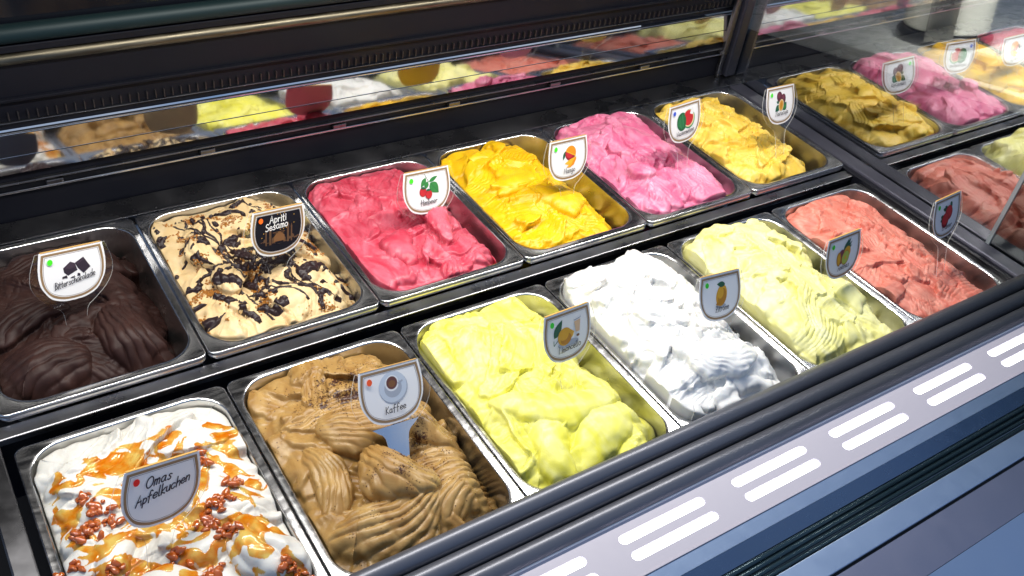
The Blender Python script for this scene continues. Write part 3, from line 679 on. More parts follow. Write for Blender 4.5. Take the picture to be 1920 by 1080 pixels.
for i, sp in enumerate(SPEC):
    row = BACK if i < 6 else FRONT
    px = .125 + .25 * (i % 6) + (0 if i < 6 else .003)
    py = (BACK_Y if i < 6 else FRONT_Y) + row[4]; pz = BACK_Z if i < 6 else FRONT_Z
    hx, hy = row[2] - .0012, row[3] - .0012
    U, V, X, Y, H = gelato_field(hx, hy, **sp)
    dust = None
    if i == 7:
        q = np.exp(-(((X - .0) / .06) ** 2 + ((Y - .085) / .05) ** 2)) + .9 * np.exp(-(((X - .045) / .03) ** 2 + ((Y - .0) / .06) ** 2)) + .55 * np.exp(-(((X + .0) / .05) ** 2 + ((Y + .075) / .04) ** 2))
        dust = np.clip(.19 + .33 * np.clip(q, 0, 1.1) + .20 * fbm(X / .016, Y / .016, 5, 3), 0, .60)
    me, P = field_mesh('mound', U, V, X, Y, H, attr=dust)
    e = empty(GNAME[i], (px, py, pz - .06)); tag(e, GLAB[i], 'ice cream', 'gelato flavours filling the pans')
    o = link('mound', me, e, [GM[i]]); o.location = (0, 0, .06)
    FIELDS.append((px, py, pz, X, Y, H))
    rg = np.random.RandomState(900 + i)
    def sample(n, dens):
        out = []
        while len(out) < n:
            a, b = rg.randint(2, H.shape[0] - 2), rg.randint(2, H.shape[1] - 2)
            if rg.rand() < dens[a, b]: out.append((P[0][a, b] + rg.randn() * .0005, P[1][a, b] + rg.randn() * .0005, H[a, b] + .06))
        return np.array(out)
    if i == 1:
        w1 = fbm(X / .05, Y / .05, 301, 2) * .02; w2 = fbm(X / .05, Y / .05, 305, 2) * .02
        blob = fbm((X + w1) / .024, (Y + w2) / .024, 311, 3) + .45 * np.exp(-((X / .075) ** 2 + ((Y + .01) / .10) ** 2)) - .40 - .6 * np.clip((np.abs(V) - .82) / .15, 0, 1)
        T = np.where(blob > 0, .0048 * np.sqrt(np.clip(blob / .22, 0, 1)), -1)
        for k in range(13):
            # thin drizzle lines swung across the pan
            x0, y0, an = (rg.rand() - .5) * .14, (rg.rand() - .5) * .20, R(rg.choice([115, 60, 100, 140]) + rg.randn() * 12)
            s = (X + w1 * .5 - x0) * math.cos(an) + (Y + w2 * .5 - y0) * math.sin(an); t = -(X + w1 * .5 - x0) * math.sin(an) + (Y + w2 * .5 - y0) * math.cos(an)
            wd = (.0017 + .0016 * np.clip(perlin(s / .02, s * 0 + k, 333), -.6, 1)) * (np.abs(s) < .055)
            T = np.maximum(T, np.where((np.abs(t) < wd) & (np.abs(V) < .9), .0016 * np.sqrt(np.clip(1 - (t / np.maximum(wd, 1e-5)) ** 2, 0.02, 1)), -1))
        T = np.where(T > 0, T * (1 + .45 * perlin(X / .006, Y / .006, 377)), T)
        for k in range(26):
            x0, y0, rr = (rg.rand() - .5) * .19, (rg.rand() - .5) * .26, .0018 + .0028 * rg.rand()
            d = np.hypot(X - x0, Y - y0) / rr
            T = np.maximum(T, np.where(d < 1, .0018 * np.sqrt(np.clip(1 - d * d, 0.02, 1)), -1))
        so = link('chocolate_sauce', overlay_mesh('chocolate_sauce', P, H + .06, T), e, [SAUCE])
        dens = np.clip(fbm(X / .032, Y / .032, 341, 3) * 1.2 - .32 + .5 * np.exp(-(((X - .01) / .04) ** 2 + ((Y + .01) / .03) ** 2)), 0, 1) * (np.abs(V) < .93)
        Hs = H + np.clip(T, 0, 1)
        pts = sample(2600, dens)
        g = link('sesame_brittle', grains('sesame_brittle', pts, .0014, rg, .6, .5), e, [BRITTLE]); tag(g, 'golden sesame brittle crumbs', kind='stuff')
    if i == 6:
        w1 = fbm(X / .04, Y / .04, 401, 2) * .02
        slope = blur(H, 3)
        blob = fbm((X + w1) / .040, (Y - w1) / .026, 411, 3) + .02 - 1.2 * np.clip((V - .62) / .2, 0, 1) - .5 * np.clip((np.abs(U) - .85) / .12, 0, 1) - 18 * (H - slope)
        T = np.where(blob > 0, .0012 * np.sqrt(np.clip(blob / .3, 0, 1)), -1)
        link('caramel_sauce', overlay_mesh('caramel_sauce', P, H + .06, T), e, [CARAMEL])
        chunk_me = []
        for k in range(6):
            bm = bmesh.new(); bmesh.ops.create_icosphere(bm, subdivisions=2, radius=1)
            for v in bm.verts:
                f = 1 + .30 * math.sin(3.1 * v.co.x + k) * math.cos(2.7 * v.co.y + 1.3 * k) + .06 * math.sin(5 * v.co.z + k * 2)
                v.co = Vector((v.co.x * (1.0 + .15 * k % .4), v.co.y * .8, v.co.z * .7)) * f
            mm = from_bm(bm, 'apple_chunk', True); mm.materials.append(APPLE); chunk_me.append(mm)
        cl = np.clip(fbm(X / .028, Y / .028, 421, 2) * 2.2 - .5, 0, 1) * np.clip((.58 - V) / .1, 0, 1) * (np.abs(U) < .93) * (V > -.95)
        pts = sample(37, cl)
        pts = np.repeat(pts, 8, axis=0)[:290]
        pts[:, :2] += rg.randn(len(pts), 2) * .0052
        ii = [np.argmin((P[0] - p[0]) ** 2 + (P[1] - p[1]) ** 2) for p in pts]
        pts[:, 2] = H.flat[ii] + .06 + np.abs(rg.randn(len(pts))) * .0012
        for k, p in enumerate(pts):
            o = bpy.data.objects.new('apple_chunk', chunk_me[k % 6]); COL.objects.link(o); o.parent = e
            s = .0022 + .0040 * rg.rand() ** 1.4
            o.location = (p[0] + rg.randn() * .002, p[1] + rg.randn() * .002, p[2] + s * .30); o.scale = (s, s, s)
            o.rotation_euler = (rg.randn() * .4, rg.randn() * .4, rg.rand() * 6.28)
    if i == 7:
        pts = sample(2600, np.clip((dust - .26) * 2.2, 0, 1))
        g = link('cocoa_powder', grains('cocoa_powder', pts, .00058, rg, .6, .3), e, [COCOA]); tag(g, 'dark cocoa powder sprinkled on top', kind='stuff')

# ================================================================== FLAVOUR SIGNS
GLY = {
 'a': [[(.42,.45),(.25,.5),(.06,.38),(.05,.12),(.2,0),(.36,.1),(.42,.45),(.42,.08),(.5,0)]],
 'b': [[(.06,.95),(.06,0)],[(.06,.35),(.22,.5),(.42,.38),(.42,.12),(.22,0),(.06,.1)]],
 'c': [[(.4,.42),(.22,.5),(.05,.36),(.05,.12),(.22,0),(.42,.08)]],
 'd': [[(.42,.4),(.22,.5),(.05,.36),(.05,.12),(.2,0),(.42,.12)],[(.44,.95),(.44,0)]],
 'e': [[(.07,.26),(.42,.28),(.36,.46),(.2,.5),(.05,.35),(.06,.12),(.22,0),(.42,.07)]],
 'f': [[(.42,.85),(.3,.95),(.18,.8),(.16,-.1)],[(.02,.48),(.36,.5)]],
 'g': [[(.42,.42),(.22,.5),(.05,.36),(.07,.12),(.24,.05),(.42,.2)],[(.43,.48),(.42,-.2),(.26,-.33),(.08,-.25)]],
 'h': [[(.06,.95),(.06,0)],[(.06,.3),(.22,.48),(.38,.42),(.4,0)]],
 'i': [[(.08,.5),(.08,0)],[(.08,.74),(.09,.66)]],
 'j': [[(.16,.5),(.15,-.2),(.02,-.32)],[(.16,.74),(.17,.66)]],
 'k': [[(.06,.95),(.06,0)],[(.38,.5),(.08,.22),(.4,0)]],
 'l': [[(.08,.95),(.08,.08),(.18,0)]],
 'm': [[(.05,.5),(.05,0)],[(.05,.35),(.17,.5),(.27,.4),(.28,0)],[(.28,.35),(.4,.5),(.5,.4),(.52,0)]],
 'n': [[(.06,.5),(.06,0)],[(.06,.34),(.22,.5),(.36,.42),(.38,0)]],
 'o': [[(.24,.5),(.06,.38),(.05,.12),(.22,0),(.4,.1),(.42,.36),(.24,.5)]],
 'p': [[(.06,.5),(.06,-.32)],[(.06,.38),(.22,.5),(.4,.36),(.38,.12),(.2,0),(.06,.08)]],
 'r': [[(.06,.5),(.06,0)],[(.06,.32),(.2,.48),(.34,.46)]],
 's': [[(.36,.44),(.2,.5),(.08,.4),(.3,.2),(.3,.06),(.16,0),(.03,.06)]],
 't': [[(.16,.85),(.16,.08),(.3,0)],[(.02,.55),(.32,.57)]],
 'u': [[(.05,.5),(.06,.12),(.2,0),(.36,.1),(.38,.5)],[(.38,.5),(.42,0)]],
 'A': [[(0,0),(.28,.95),(.52,0)],[(.1,.35),(.46,.37)]],
 'B': [[(.06,.95),(.06,0)],[(.0,.93),(.3,.9),(.36,.7),(.08,.5),(.4,.35),(.38,.08),(.0,0)]],
 'E': [[(.42,.92),(.08,.95),(.06,0),(.44,.02)],[(.07,.5),(.36,.52)]],
 'H': [[(.06,.95),(.06,0)],[(.48,.95),(.48,0)],[(-.06,.5),(.52,.48)]],
 'K': [[(.06,.95),(.06,0)],[(.46,.92),(.08,.42),(.48,0)]],
 'L': [[(.08,.95),(.06,.02),(.44,.04)]],
 'M': [[(.02,0),(.1,.95),(.3,.3),(.52,.95),(.6,0)]],
 'O': [[(.34,.95),(.1,.8),(.04,.4),(.2,.06),(.42,.0),(.64,.2),(.66,.6),(.5,.9),(.34,.95)]],
 'S': [[(.44,.84),(.26,.95),(.08,.78),(.14,.56),(.38,.42),(.42,.16),(.22,0),(.02,.1)]],
 'W': [[(0,.9),(.14,0),(.3,.6),(.46,0),(.62,.92)]],
 'Z': [[(.04,.92),(.46,.95),(.04,0),(.5,.02)],[(.12,.48),(.4,.5)]],
}
def smooth_line(p):
    if len(p) < 3: return p
    P = [np.array(q, float) for q in p]; out = []
    for i in range(len(P) - 1):
        a = P[i - 1] if i else 2 * P[0] - P[1]; b = P[i]; c = P[i + 1]; d = P[i + 2] if i + 2 < len(P) else 2 * P[-1] - P[-2]
        for t in (0, .33, .66):
            out.append(.5 * (2 * b + (c - a) * t + (2 * a - 5 * b + 4 * c - d) * t * t + (3 * b - a - 3 * c + d) * t ** 3))
    out.append(P[-1]); return out
def write(bm, text, x, z, h, wd, y, slant=.08, slope=0., space=.12, seed=0, mi=0, xs=1.):
    """hand lettering as flat ribbons on the card; text starts at (x, z), cap height h"""
    rg = random.Random(seed); cx = x
    ys = 0
    for ch in text:
        if ch == ' ': cx += .35 * h * xs; continue
        jz = rg.uniform(-.03, .03) * h; js = rg.uniform(.94, 1.06)
        mxw = 0
        for st in GLY[ch]:
            straight = ch in 'AEKLMWZ'
            pts = st if straight else smooth_line(st)
            pts = [np.array((cx + (p[0] + slant * p[1]) * h * js * xs, z + jz + p[1] * h * js)) for p in pts]
            pts = [np.array((p[0], p[1] + slope * (p[0] - x))) for p in pts]
            mxw = max(mxw, max(p[0] for p in st))
            n = len(pts); L, Rr = [], []
            yy = y - ys * 1e-6; ys += 1
            for k in range(n):
                d = pts[min(k + 1, n - 1)] - pts[max(k - 1, 0)]; d /= max(np.linalg.norm(d), 1e-9)
                e_ = d * wd * .5 * (-1 if k == 0 else 1 if k == n - 1 else 0)
                nrm = np.array((-d[1], d[0])) * wd * .5
                a = pts[k] + nrm + e_; b = pts[k] - nrm + e_
                L.append(bm.verts.new((a[0], yy, a[1]))); Rr.append(bm.verts.new((b[0], yy, b[1])))
            for k in range(n - 1):
                f = bm.faces.new((L[k], L[k + 1], Rr[k + 1], Rr[k])); f.material_index = mi
        cx += (mxw + space) * h * js * xs
    return cx
def text_width(text, h, space=.12):
    return sum((.35 if c == ' ' else max(p[0] for s in GLY[c] for p in s) + space) * h for c in text)

CW, CH = .085, .070
def shield(inset=0., ext=0., flat_top=True):
    """outline of the card in (x, z), origin at its centre"""
    w = CW / 2 - inset; top = CH / 2 - inset; bot = -CH / 2 + inset
    pts = [(-w, top), (w, top)]
    # right side bulges out a little, then sweeps round to the bottom
    ctrl = [(w, top), (w + .0030, top * .40), (w + .0022, -.004), (w * .94, -.0155), (w * .72, bot * .79), (w * .36, bot * .965), (0, bot)]
    C = smooth_line(ctrl)
    right = [tuple(c) for c in C[1:]]
    pts = [(-w, top), (w, top)] + right + [(-x, z) for x, z in right[:-1][::-1]]
    return pts
def ngon(bm, pts, y, mi=0):
    vs = [bm.verts.new((p[0], y, p[1])) for p in pts]
    f = bm.faces.new(vs); f.material_index = mi
    f.normal_update()
    if f.normal.y > 0: f.normal_flip()
    return f
def ring_face(bm, a, b, y, mi=0):
    A = [bm.verts.new((p[0], y, p[1])) for p in a]; B = [bm.verts.new((p[0], y, p[1])) for p in b]
    n = len(A)
    for i in range(n):
        f = bm.faces.new((A[i], A[(i + 1) % n], B[(i + 1) % n], B[i])); f.material_index = mi
def slab(pts, y0, y1, mats_side=None):
    bm = bmesh.new()
    A = [bm.verts.new((p[0], y0, p[1])) for p in pts]; B = [bm.verts.new((p[0], y1, p[1])) for p in pts]
    n = len(A); bm.faces.new(A); bm.faces.new(B[::-1])
    for i in range(n):
        f = bm.faces.new((A[i], B[i], B[(i + 1) % n], A[(i + 1) % n]))
        if mats_side is not None: f.material_index = mats_side
    bmesh.ops.recalc_face_normals(bm, faces=bm.faces)
    bmesh.ops.triangulate(bm, faces=[f for f in bm.faces if len(f.verts) > 4])
    return bm
def holder_outline(stem):
    w = CW / 2 + .0125; top = CH / 2 - .001
    right = [tuple(c) for c in smooth_line([(w - .008, top), (w, .012), (w + .0005, -.008), (w - .010, -.026), (w - .027, -.0405), (.0205, -.0455)])]
    right += [tuple(c) for c in smooth_line([(.0205, -.0455), (.0165, -.052), (.0145, -.066), (.0125, -.035 - stem)])][1:]
    right += [(.0, -.035 - stem - .008)]
    return [(-x, z) for x, z in right[:-1]] [::1] and ([(x, z) for x, z in right] + [(-x, z) for x, z in right[:-1][::-1]])
def ell(cx, cz, rx, rz, rot=0., n=24):
    c, s = math.cos(R(rot)), math.sin(R(rot))
    return [(cx + rx * math.cos(t) * c - rz * math.sin(t) * s, cz + rx * math.cos(t) * s + rz * math.sin(t) * c) for t in [2 * PI * i / n for i in range(n)]]
def leaf(x0, z0, x1, z1, w, n=8):
    dx, dz = x1 - x0, z1 - z0; L = math.hypot(dx, dz); ux, uz = dx / L, dz / L
    a = [(x0 + dx * t - uz * w * math.sin(PI * t ** .8), z0 + dz * t + ux * w * math.sin(PI * t ** .8)) for t in [i / n for i in range(n + 1)]]
    b = [(x0 + dx * t + uz * w * math.sin(PI * t ** .8), z0 + dz * t - ux * w * math.sin(PI * t ** .8)) for t in [i / n for i in range(n - 1, 0, -1)]]
    return a + b
def bar(x0, z0, x1, z1, w):
    dx, dz = x1 - x0, z1 - z0; L = math.hypot(dx, dz); ux, uz = dx / L * w / 2, dz / L * w / 2
    return [(x0 - uz, z0 + ux), (x1 - uz, z1 + ux), (x1 + uz, z1 - ux), (x0 + uz, z0 - ux)]
def S_(pts, k=.001): return [(x * k, z * k) for x, z in pts]
PC = {'choc': (.022, .014, .030), 'choc2': (.045, .028, .05), 'green': (.03, .22, .05), 'dgreen': (.006, .10, .05), 'teal': (.005, .09, .075), 'red': (.55, .02, .03), 'dred': (.33, .01, .025),
      'orange': (.80, .28, .01), 'yel': (.80, .46, .03), 'lem': (.70, .36, .02), 'lemd': (.48, .20, .01), 'purple': (.09, .012, .03), 'purple2': (.16, .03, .06), 'cream': (.75, .6, .35), 'white': (.8, .8, .8),
      'pulp': (.62, .30, .03), 'saucer': (.55, .62, .72), 'cup': (.75, .77, .80), 'coffee': (.13, .045, .04), 'shade': (.38, .42, .50), 'glass': (.72, .48, .30), 'brown': (.20, .085, .03), 'lime': (.42, .52, .08), 'gold': (.72, .42, .06), 'melon': (.01, .12, .04), 'melon2': (.04, .28, .10)}
def pmat(k): return mat('print_' + k, PC[k], .5)
rp = random.Random(4)
def raspberry(cx, cz, r):
    return [('dred', ell(cx, cz, r, r * 1.1))] + [('red', ell(cx + r * .62 * math.cos(a) * q, cz + r * .7 * math.sin(a) * q, r * .30, r * .30, 0, 10)) for q, na in ((0, 1), (.6, 6), (1.05, 10)) for a in [2 * PI * i / na + q for i in range(na)]]
ART = {
 0: [('choc', S_([(-13, 4), (-3, 11), (3, 8), (6, -2), (-7, -7), (-12, -2)])), ('choc2', S_([(-13, 4), (-4, 1.5), (4, 3), (3, 8), (-3, 11)])), ('choc', S_([(3, 8), (15, 14), (24, -1), (14, -8), (7, 0)])), ('choc2', S_([(5, 7.6), (14.6, 12.6), (16, 10.5), (6.5, 5.6)])),
     ('choc', S_([(-15, -7), (-9, -6), (-8, -10), (-12, -9.5), (-15, -10)])), ('choc', S_([(-4, -10), (-1, -9), (3, -10.5), (-4, -11.5)])), ('choc', S_([(6, -6), (9, -7), (9, -10), (5, -10)]))],
 1: [],
 2: [('dgreen', bar(-.004, .026, .004, .012, .0008)), ('dgreen', bar(-.003, .022, -.004, .006, .0006)), ('green', leaf(-.002, .020, -.012, .006, .0042)), ('green', leaf(.004, .013, .021, .020, .0032)), ('green', leaf(.001, .014, -.004, .002, .0042)), ('green', leaf(.006, .011, .022, -.007, .0085)), ('dgreen', bar(.007, .010, .020, -.004, .0005))] + raspberry(-.0085, -.0015, .0068) + raspberry(.002, -.0065, .0066) + [('dgreen', leaf(-.013, .006, -.003, .004, .0018)), ('dgreen', leaf(-.003, .001, .007, .0, .0018))],
 3: [('dgreen', leaf(-.007, .013, -.013, -.002, .0028)), ('dred', ell(.005, .008, .0125, .0125)), ('red', ell(.003, .009, .009, .009)), ('orange', [(.005 + .0126 * math.cos(t), .008 + .0126 * math.sin(t)) for t in [R(-25 + 180 * i / 16) for i in range(17)]]), ('yel', bar(-.006, .013, .017, .002, .0016)),
     ('yel', S_([(-9, -8), (4, -2), (15, 0), (18, 1), (10, -10), (2, -12)])), ('orange', S_([(-5, -15), (7, -8), (18, 1), (18, -4), (13, -12), (4, -16)])), ('yel', S_([(-5, -15), (4, -11), (10, -6), (8, -10), (2, -15)]))],
 4: [('melon', ell(-.007, .001, .0145, .0165, 8))] + [('melon2', bar(-.007 + dx * .001, -.012 + abs(dx) * .0004, -.006 + dx * .0011, .015 - abs(dx) * .0004, .0016)) for dx in (-9, -5, -1, 3)] +
    [('melon2', ell(.012, .003, .0165, .0175, 30)), ('cream', ell(.0115, .004, .0150, .0160, 30)), ('red', ell(.0105, .005, .0132, .0142, 30)), ('white', S_([(14, 12), (20, 24), (26, 14), (22, 9)])), ('melon', ell(-.0085, .001, .0125, .0160, 8))] + [('melon2', bar(-.0085 + dx * .001, -.011 + abs(dx) * .0006, -.0075 + dx * .0011, .014 - abs(dx) * .0006, .0016)) for dx in (-8, -4, 0, 4)],
 5: [('purple', ell(-.004, .014, .0085, .0098, 10)), ('purple2', ell(-.006, .017, .004, .005, 10)), ('purple', ell(.008, .009, .0075, .0095, -10)), ('purple2', ell(.008, .013, .0035, .004)), ('dgreen', leaf(-.004, -.002, -.018, -.012, .0058)), ('dgreen', leaf(-.006, .003, -.014, .006, .0028)), ('dgreen', leaf(.005, -.011, .018, .002, .0080)), ('green', leaf(.008, -.010, .017, -.002, .003)), ('cream', ell(.001, -.002, .0080, .0112, -14)), ('pulp', ell(.001, -.002, .0062, .0092, -14)), ('lemd', ell(.001, -.002, .0025, .006, -14))],
 6: [],
 7: [('shade', ell(.003, .006, .0200, .0190)), ('saucer', ell(.002, .0075, .0198, .0188)), ('shade', ell(.002, .006, .0125, .0115)), ('cup', ell(.001, .012, .0098, .0098)), ('coffee', ell(.001, .0125, .0078, .0078)), ('brown', ell(.001, .0115, .0050, .0042)), ('shade', bar(.009, .010, .0165, .0125, .0022))],
 8: [('dgreen', leaf(-.026, .0, -.010, .022, .0062)), ('dgreen', bar(-.027, -.010, -.016, -.002, .0010)), ('dgreen', bar(-.027, -.010, -.027, -.003, .0010)), ('shade', ell(.0, -.0125, .020, .0045)), ('lem', ell(-.006, -.002, .0135, .0122, 5)), ('lem', S_([(4, 6), (12, 1), (10, -4), (3, -9)])), ('lemd', ell(-.004, -.0055, .0105, .0078, 5)), ('lem', ell(-.008, .001, .0095, .0078)), ('shade', S_([(11, 19), (12, 15), (25, 17), (25, 21), (24, 18), (12, 16.5)])), ('glass', S_([(12.5, 14), (24.5, 15.5), (22.5, -1), (15.5, -1)])), ('cup', S_([(15.4, -1.5), (22.6, -1.5), (22.6, -6), (15.4, -6)])), ('brown', ell(.019, -.006, .003, .0018))],
 9: [('shade', ell(.000, -.0150, .011, .0028)), ('lem', ell(.002, .000, .0115, .0160, -18)), ('lemd', ell(.003, -.002, .0090, .0128, -18)), ('lem', ell(.0, .004, .0065, .0085, -18)), ('lemd', S_([(-7, -8), (-11, -12), (-8, -13.5), (-2, -14)])), ('dgreen', leaf(.010, .0155, -.008, .018, .0042))],
 10: [('teal', leaf(.002, .004, .018, .025, .0035)), ('dgreen', leaf(.002, .004, .022, .019, .003)), ('teal', leaf(.002, .004, .013, .026, .003)), ('dgreen', leaf(.003, .004, .022, .013, .0028)), ('dgreen', leaf(.0, .006, .010, .022, .003)), ('purple2', ell(-.005, -.002, .0085, .0120, -10)), ('lemd', ell(-.0115, -.0045, .0060, .0115, 4)), ('lem', ell(-.0115, -.0045, .0040, .0090, 4)), ('lem', ell(.0095, .002, .0090, .0110, -25)), ('lemd', ell(.006, -.005, .0098, .0122, -22)), ('lime', ell(.006, -.005, .0085, .0108, -22)), ('lem', ell(.006, -.005, .0025, .003))],
 11: [('dgreen', leaf(-.008, .018, .003, .007, .004)), ('dgreen', leaf(-.014, .014, .0, .009, .003)), ('dgreen', leaf(.010, .022, .016, .012, .0036)), ('dgreen', leaf(-.020, .002, -.008, -.002, .0036)), ('dgreen', leaf(-.021, -.006, -.010, -.004, .003)), ('dred', ell(.006, .004, .0125, .0128, 20)), ('red', ell(.007, .006, .0095, .0098, 20)), ('dred', ell(-.005, -.007, .0118, .0128, -10)), ('red', ell(-.0045, -.005, .0090, .0098, -10))],
}
TXT = ['Bitterschokolade', None, 'Himbeer', 'Mango', 'Wassermelone', 'Maracuja', None, 'Kaffee', 'Limoncello', 'Zitrone', 'Ananas', 'Erdbeer']
DOT = [(.06, .78, .02), (.95, .16, .01), (.06, .78, .02), (.06, .78, .02), (.03, .09, .62), (.06, .78, .02), (.90, .01, .01), (.90, .10, .02), (.02, .70, .03), (.02, .62, .02), (.03, .66, .02), (.03, .62, .02)]
# x, y, z of the card centre, yaw, tilt back, roll (degrees)
POSE = [(.130, .148, .067, 21, 14, -14), (.399, .130, .068, 15, 12, -11), (.651, .151, .059, 9, 20, -7), (.903, .125, .075, 9, 18, -6), (1.149, .118, .099, 10, 17, -3), (1.378, .102, .099, 9, 24, -6),
        (.120, -.243, .068, 19, 15, -19), (.402, -.211, .055, 11, 33, -12), (.653, -.224, .065, 12, 23, -9), (.921, -.240, .050, 6, 28, -9), (1.158, -.261, .066, 6, 19, -4), (1.403, -.269, .079, 8, 21, -4)]
SLAB_ = ['white sign reading Bitterschokolade with broken chocolate pieces', 'black sign reading Apriti Sesamo with an orange dot', 'white sign reading Himbeer with two raspberries and leaves',
        'white sign reading Mango with a cut mango', 'white sign reading Wassermelone with blue dot and sliced watermelon', 'white sign reading Maracuja with passion fruits',
        'handwritten sign reading Omas Apfelkuchen with a red dot', 'sign reading Kaffee with a cup on a saucer', 'sign reading Limoncello with a lemon and a small glass',
        'sign reading Zitrone with one upright lemon', 'sign reading Ananas with cut pineapples', 'sign reading Erdbeer with two strawberries']
WHITE_INK = mat('white_ink', (.82, .82, .82), .5)
NIGHT = mat('print_night', (.010, .010, .016), .7, spec=.1)
def sign(i):
    x, y, z, yaw, tilt, roll = POSE[i]
    e = empty('flavour_sign', (x, y, z)); tag(e, SLAB_[i], 'sign', 'flavour signs standing in the gelato')
    Mr = Matrix.Rotation(R(yaw), 4, 'Z') @ Matrix.Rotation(R(-tilt), 4, 'X') @ Matrix.Rotation(R(roll), 4, 'Y').inverted()
    Mr.translation = (x, y, z); e.matrix_world = Mr
    # how far the stem must reach to stand in the gelato
    gx, gy, gz, X, Y, H = FIELDS[i]
    stem = .05
    for k in range(60):
        stem = .03 + k * .0025
        p = Mr @ Vector((0, 0, -.035 - stem))
        d = (X - (p.x - gx)) ** 2 + (Y - (p.y - gy)) ** 2
        if p.z < H.flat[int(np.argmin(d))] + gz - .012: break
    ho = link('holder', from_bm(slab(holder_outline(stem), .0008, .0020, 1), 'holder'), e, [ACRYL, ACRYL_EDGE, ACRYL_SKY])
    if i == 7:
        for p in ho.data.polygons:
            if p.material_index == 0 and p.center.z < -.030: p.material_index = 2
    ca = link('card', from_bm(slab(shield(), .0000, .0006), 'card'), e, [PAPER])
    bm = bmesh.new()
    ring_face(bm, shield(.0026), shield(.0056), -.0002, 0)
    ring_face(bm, shield(.0066), shield(.0070), -.0002, 1)
    link('border', from_bm(bm, 'border'), ca, [GOLD, LINE])
    bm = bmesh.new(); box_bm(bm, -CW / 2 + .002, CW / 2 - .002, -.0004, .0026, CH / 2 + .0001, CH / 2 + .0007)
    link('top_edge', from_bm(bm, 'top_edge'), ca, [TAN_EDGE])
    if i == 1:
        bm = bmesh.new(); ngon(bm, shield(.0072), -.0003, 0)
        lay = .0004
        for k in range(14):
            bx = -.030 + k * .0047; hgt = .006 + .004 * math.sin(k * 1.9)
            ngon(bm, [(bx, -.018 + abs(bx) * .25), (bx + .0046, -.018 + abs(bx) * .25), (bx + .0046, -.018 + hgt), (bx + .0023, -.016 + hgt), (bx, -.018 + hgt)], -lay - k * 1e-6, 1)
        for tx, th, tw in ((-.021, .004, .0024), (-.014, .008, .0036), (.016, .009, .0034), (.022, .006, .0024)):
            ngon(bm, [(tx - tw / 2, -.017), (tx + tw / 2, -.017), (tx + tw / 2, th - .002), (tx + tw * .7, th - .002), (tx, th + .004), (tx - tw * .7, th - .002), (tx - tw / 2, th - .002)], -.0005, 1)
        ngon(bm, [(-.008, -.014), (.010, -.014), (.010, -.006), (.006, -.002), (.001, .001), (-.004, -.002), (-.008, -.006)], -.0006, 2)
        ngon(bm, [(-.006, -.017), (.008, -.017), (.008, -.0135), (-.006, -.0135)], -.0007, 0)
        for dx, dz in ((-.002, .027), (.003, .0265), (.010, .0272), (.003, .0035), (.008, .0036), (.013, .0045), (-.025, .002), (.026, .010), (.026, .022), (-.028, -.004)):
            ngon(bm, ell(dx, dz, .0007, .0007, 0, 8), -.0006, 3)
        link('picture', from_bm(bm, 'picture'), ca, [NIGHT, mat('print_bronze', (.10, .045, .022), .5), pmat('brown'), pmat('gold')])
        bm = bmesh.new()
        write(bm, 'Apriti', -.015, .0155, .0115, .0014, -.0008, slant=.02, slope=.02, seed=3)
        write(bm, 'Sesamo', -.022, .0045, .0115, .0014, -.0008, slant=.02, slope=.06, seed=4)
        link('lettering', from_bm(bm, 'lettering'), ca, [WHITE_INK])
        bm = bmesh.new()
        for k in range(10): ngon(bm, bar(-.010 + k * .0021, .0005, -.0086 + k * .0021, .0005, .0010), -.0008)
        for k in range(8): ngon(bm, bar(-.007 + k * .0021, -.0015, -.0056 + k * .0021, -.0015, .0009), -.0008)
        link('small_print', from_bm(bm, 'small_print'), ca, [pmat('brown')])
    elif ART[i]:
        bm = bmesh.new(); ks = []
        for k, (c, pts) in enumerate(ART[i]):
            if c not in ks: ks.append(c)
            ngon(bm, [(p[0], p[1] + (.006 if i == 0 else .002)) for p in pts], -.0003 - k * .00003, ks.index(c))
        bmesh.ops.triangulate(bm, faces=bm.faces)
        link('picture', from_bm(bm, 'picture'), ca, [pmat(k) for k in ks])
    if i == 6:
        bm = bmesh.new()
        write(bm, 'Omas', -.020, .0105, .0115, .0014, -.0005, slant=.25, slope=.12, space=.14, seed=5)
        write(bm, 'Apfelkuchen', -.030, -.0065, .0112, .0014, -.0005, slant=.18, slope=.19, space=.10, seed=6)
        link('lettering', from_bm(bm, 'lettering'), ca, [INK])
    elif TXT[i]:
        bm = bmesh.new(); t = TXT[i]
        h = {0: .0092, 4: .0088}.get(i, .0092); w = text_width(t, h)
        xs = min(1., {0: .055, 4: .050}.get(i, .044) / w); w *= xs
        zt = {0: -.0175, 5: -.0205}.get(i, -.0225)
        write(bm, t, -w / 2 + (.002 if i else .001), zt + (.0 if w < .03 else .0015), h, .00095, -.0014, slant=.12, slope=.05 + .10 * (i == 0), seed=i, xs=xs)
        link('lettering', from_bm(bm, 'lettering'), ca, [INK])
    bm = bmesh.new(); ngon(bm, ell(-CW / 2 + .0125, CH / 2 - .0135, .0036, .0040, 0, 20), -.0014)
    link('colour_dot', from_bm(bm, 'colour_dot'), ca, [mat('dot_%d' % i, DOT[i], .5)])
for i in range(12): sign(i)

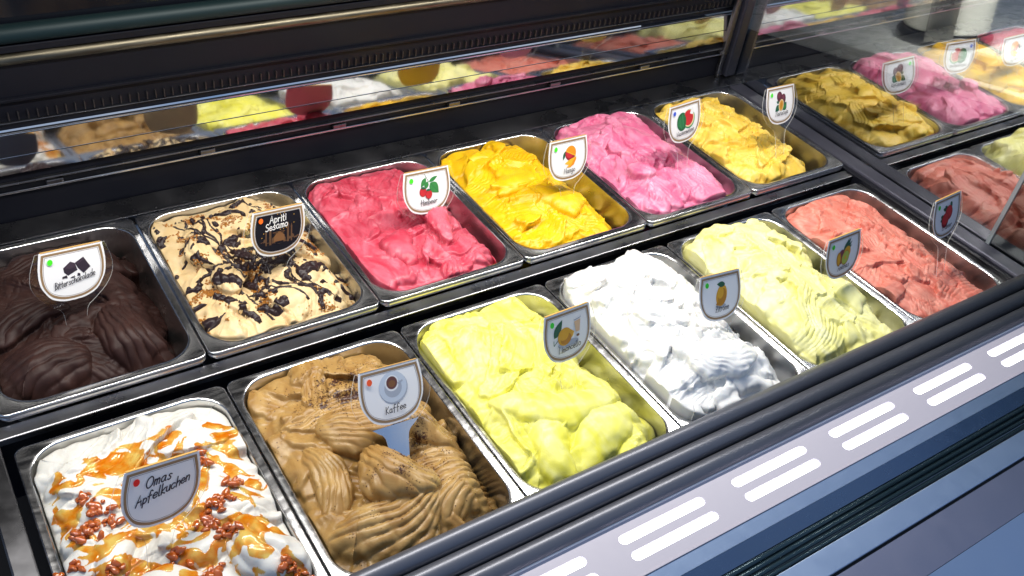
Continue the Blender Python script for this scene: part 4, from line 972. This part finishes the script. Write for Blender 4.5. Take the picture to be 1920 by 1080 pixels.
# ================================================================== COUNTER BEYOND THE END GLASS
TILT = math.atan(.19)
def on_counter(x, y): return Vector((x, y, .186 - .19 * y))
CT = Matrix.Translation((1.62, 0, .186)) @ Matrix.Rotation(-TILT, 4, 'X')
def at_counter(o, x, y): o.matrix_world = Matrix.Translation(on_counter(x, y)) @ Matrix.Rotation(-TILT, 4, 'X')
ct = empty('side_counter'); at_counter(ct, 1.62, 0)
tag(ct, 'pale grey counter top beyond the end glass', 'counter')
box('counter_top', ct, mat('counter_laminate', (.72, .72, .69), .28, var=.08, vscale=25, rvar=.08), 0, .95, -.75, .85, -.030, -.0005, .002)
box('counter_body', ct, BLACK, .03, .93, -.73, .83, -.50, -.0305)  # black colour stands in for the shadow on the counter's side
bx = empty('white_box'); at_counter(bx, 1.640, -.10)
tag(bx, 'white box lying at the edge of the pale counter', 'box')
WB = mat('white_cardboard', (.72, .71, .64), .6, var=.04, vscale=40)
box('carton', bx, WB, .0, .10, -.34, .028, .0005, .046, .0015); box('lid_flap', bx, WB, .002, .098, -.338, .026, .0462, .0478, .0004)
dp = empty('roll_dispenser'); at_counter(dp, 1.835, .105)
tag(dp, 'dark round dispenser base with a bent steel strap', 'dispenser')
def lathe(name, prof, M, parent, n=40):
    bm = bmesh.new(); rs = []
    for r, z in prof: rs.append([bm.verts.new((r * math.cos(2 * PI * i / n), r * math.sin(2 * PI * i / n), z)) for i in range(n)])
    for a, b in zip(rs, rs[1:]):
        for i in range(n): bm.faces.new((a[i], a[(i + 1) % n], b[(i + 1) % n], b[i]))
    bm.faces.new(rs[0][::-1]); bm.faces.new(rs[-1]); bmesh.ops.recalc_face_normals(bm, faces=bm.faces)
    me = from_bm(bm, name)
    for p in me.polygons: p.use_smooth = len(p.vertices) == 4
    return link(name, me, parent, [M])
lathe('base', [(.088, .0), (.094, .004), (.094, .016), (.088, .022), (.030, .024), (.012, .026), (.012, .20)], mat('dispenser_black', (.012, .014, .018), .18, spec=.6), dp)
# bent strap: rises in front of the roll, runs under it and up behind
sp_prof = [(-.105, .32), (-.105, .05), (-.100, .022), (-.088, .008), (-.070, .003), (.0, .0025)]
a = R(207); ux, uy = math.cos(a), math.sin(a)
bm = bmesh.new(); pr = smooth_line([(-p[0], p[1]) for p in sp_prof]); rows = []
for p in pr:
    cxy = Vector((ux * p[0], uy * p[0], p[1])); sd = Vector((-uy, ux, 0)) * .026
    rows.append((bm.verts.new(cxy - sd), bm.verts.new(cxy + sd)))
for r0, r1 in zip(rows, rows[1:]): bm.faces.new((r0[0], r1[0], r1[1], r0[1]))
bmesh.ops.solidify(bm, geom=bm.faces[:], thickness=.002)
link('strap', from_bm(bm, 'strap', False), dp, [mat('dispenser_steel', (.62, .60, .55), .16, 1., rvar=.05, vscale=20)])
rl = empty('paper_roll'); at_counter(rl, 1.835, .105)
tag(rl, 'white paper roll standing behind the bent steel strap', 'paper roll')
pr_ = [(.0815, .0265), (.083, .028)] + [(.083 + .0007 * math.sin(k * 2.1), .028 + .0048 * k) for k in range(1, 46)] + [(.082, .250)]
lathe('paper', pr_, mat('towel_paper', (.78, .76, .68), .8, var=.06, vscale=60, bump=.4, bscale=350), rl)
lathe('core', [(.022, .2505), (.022, .254)], mat('cardboard_core', (.35, .24, .14), .8), rl)
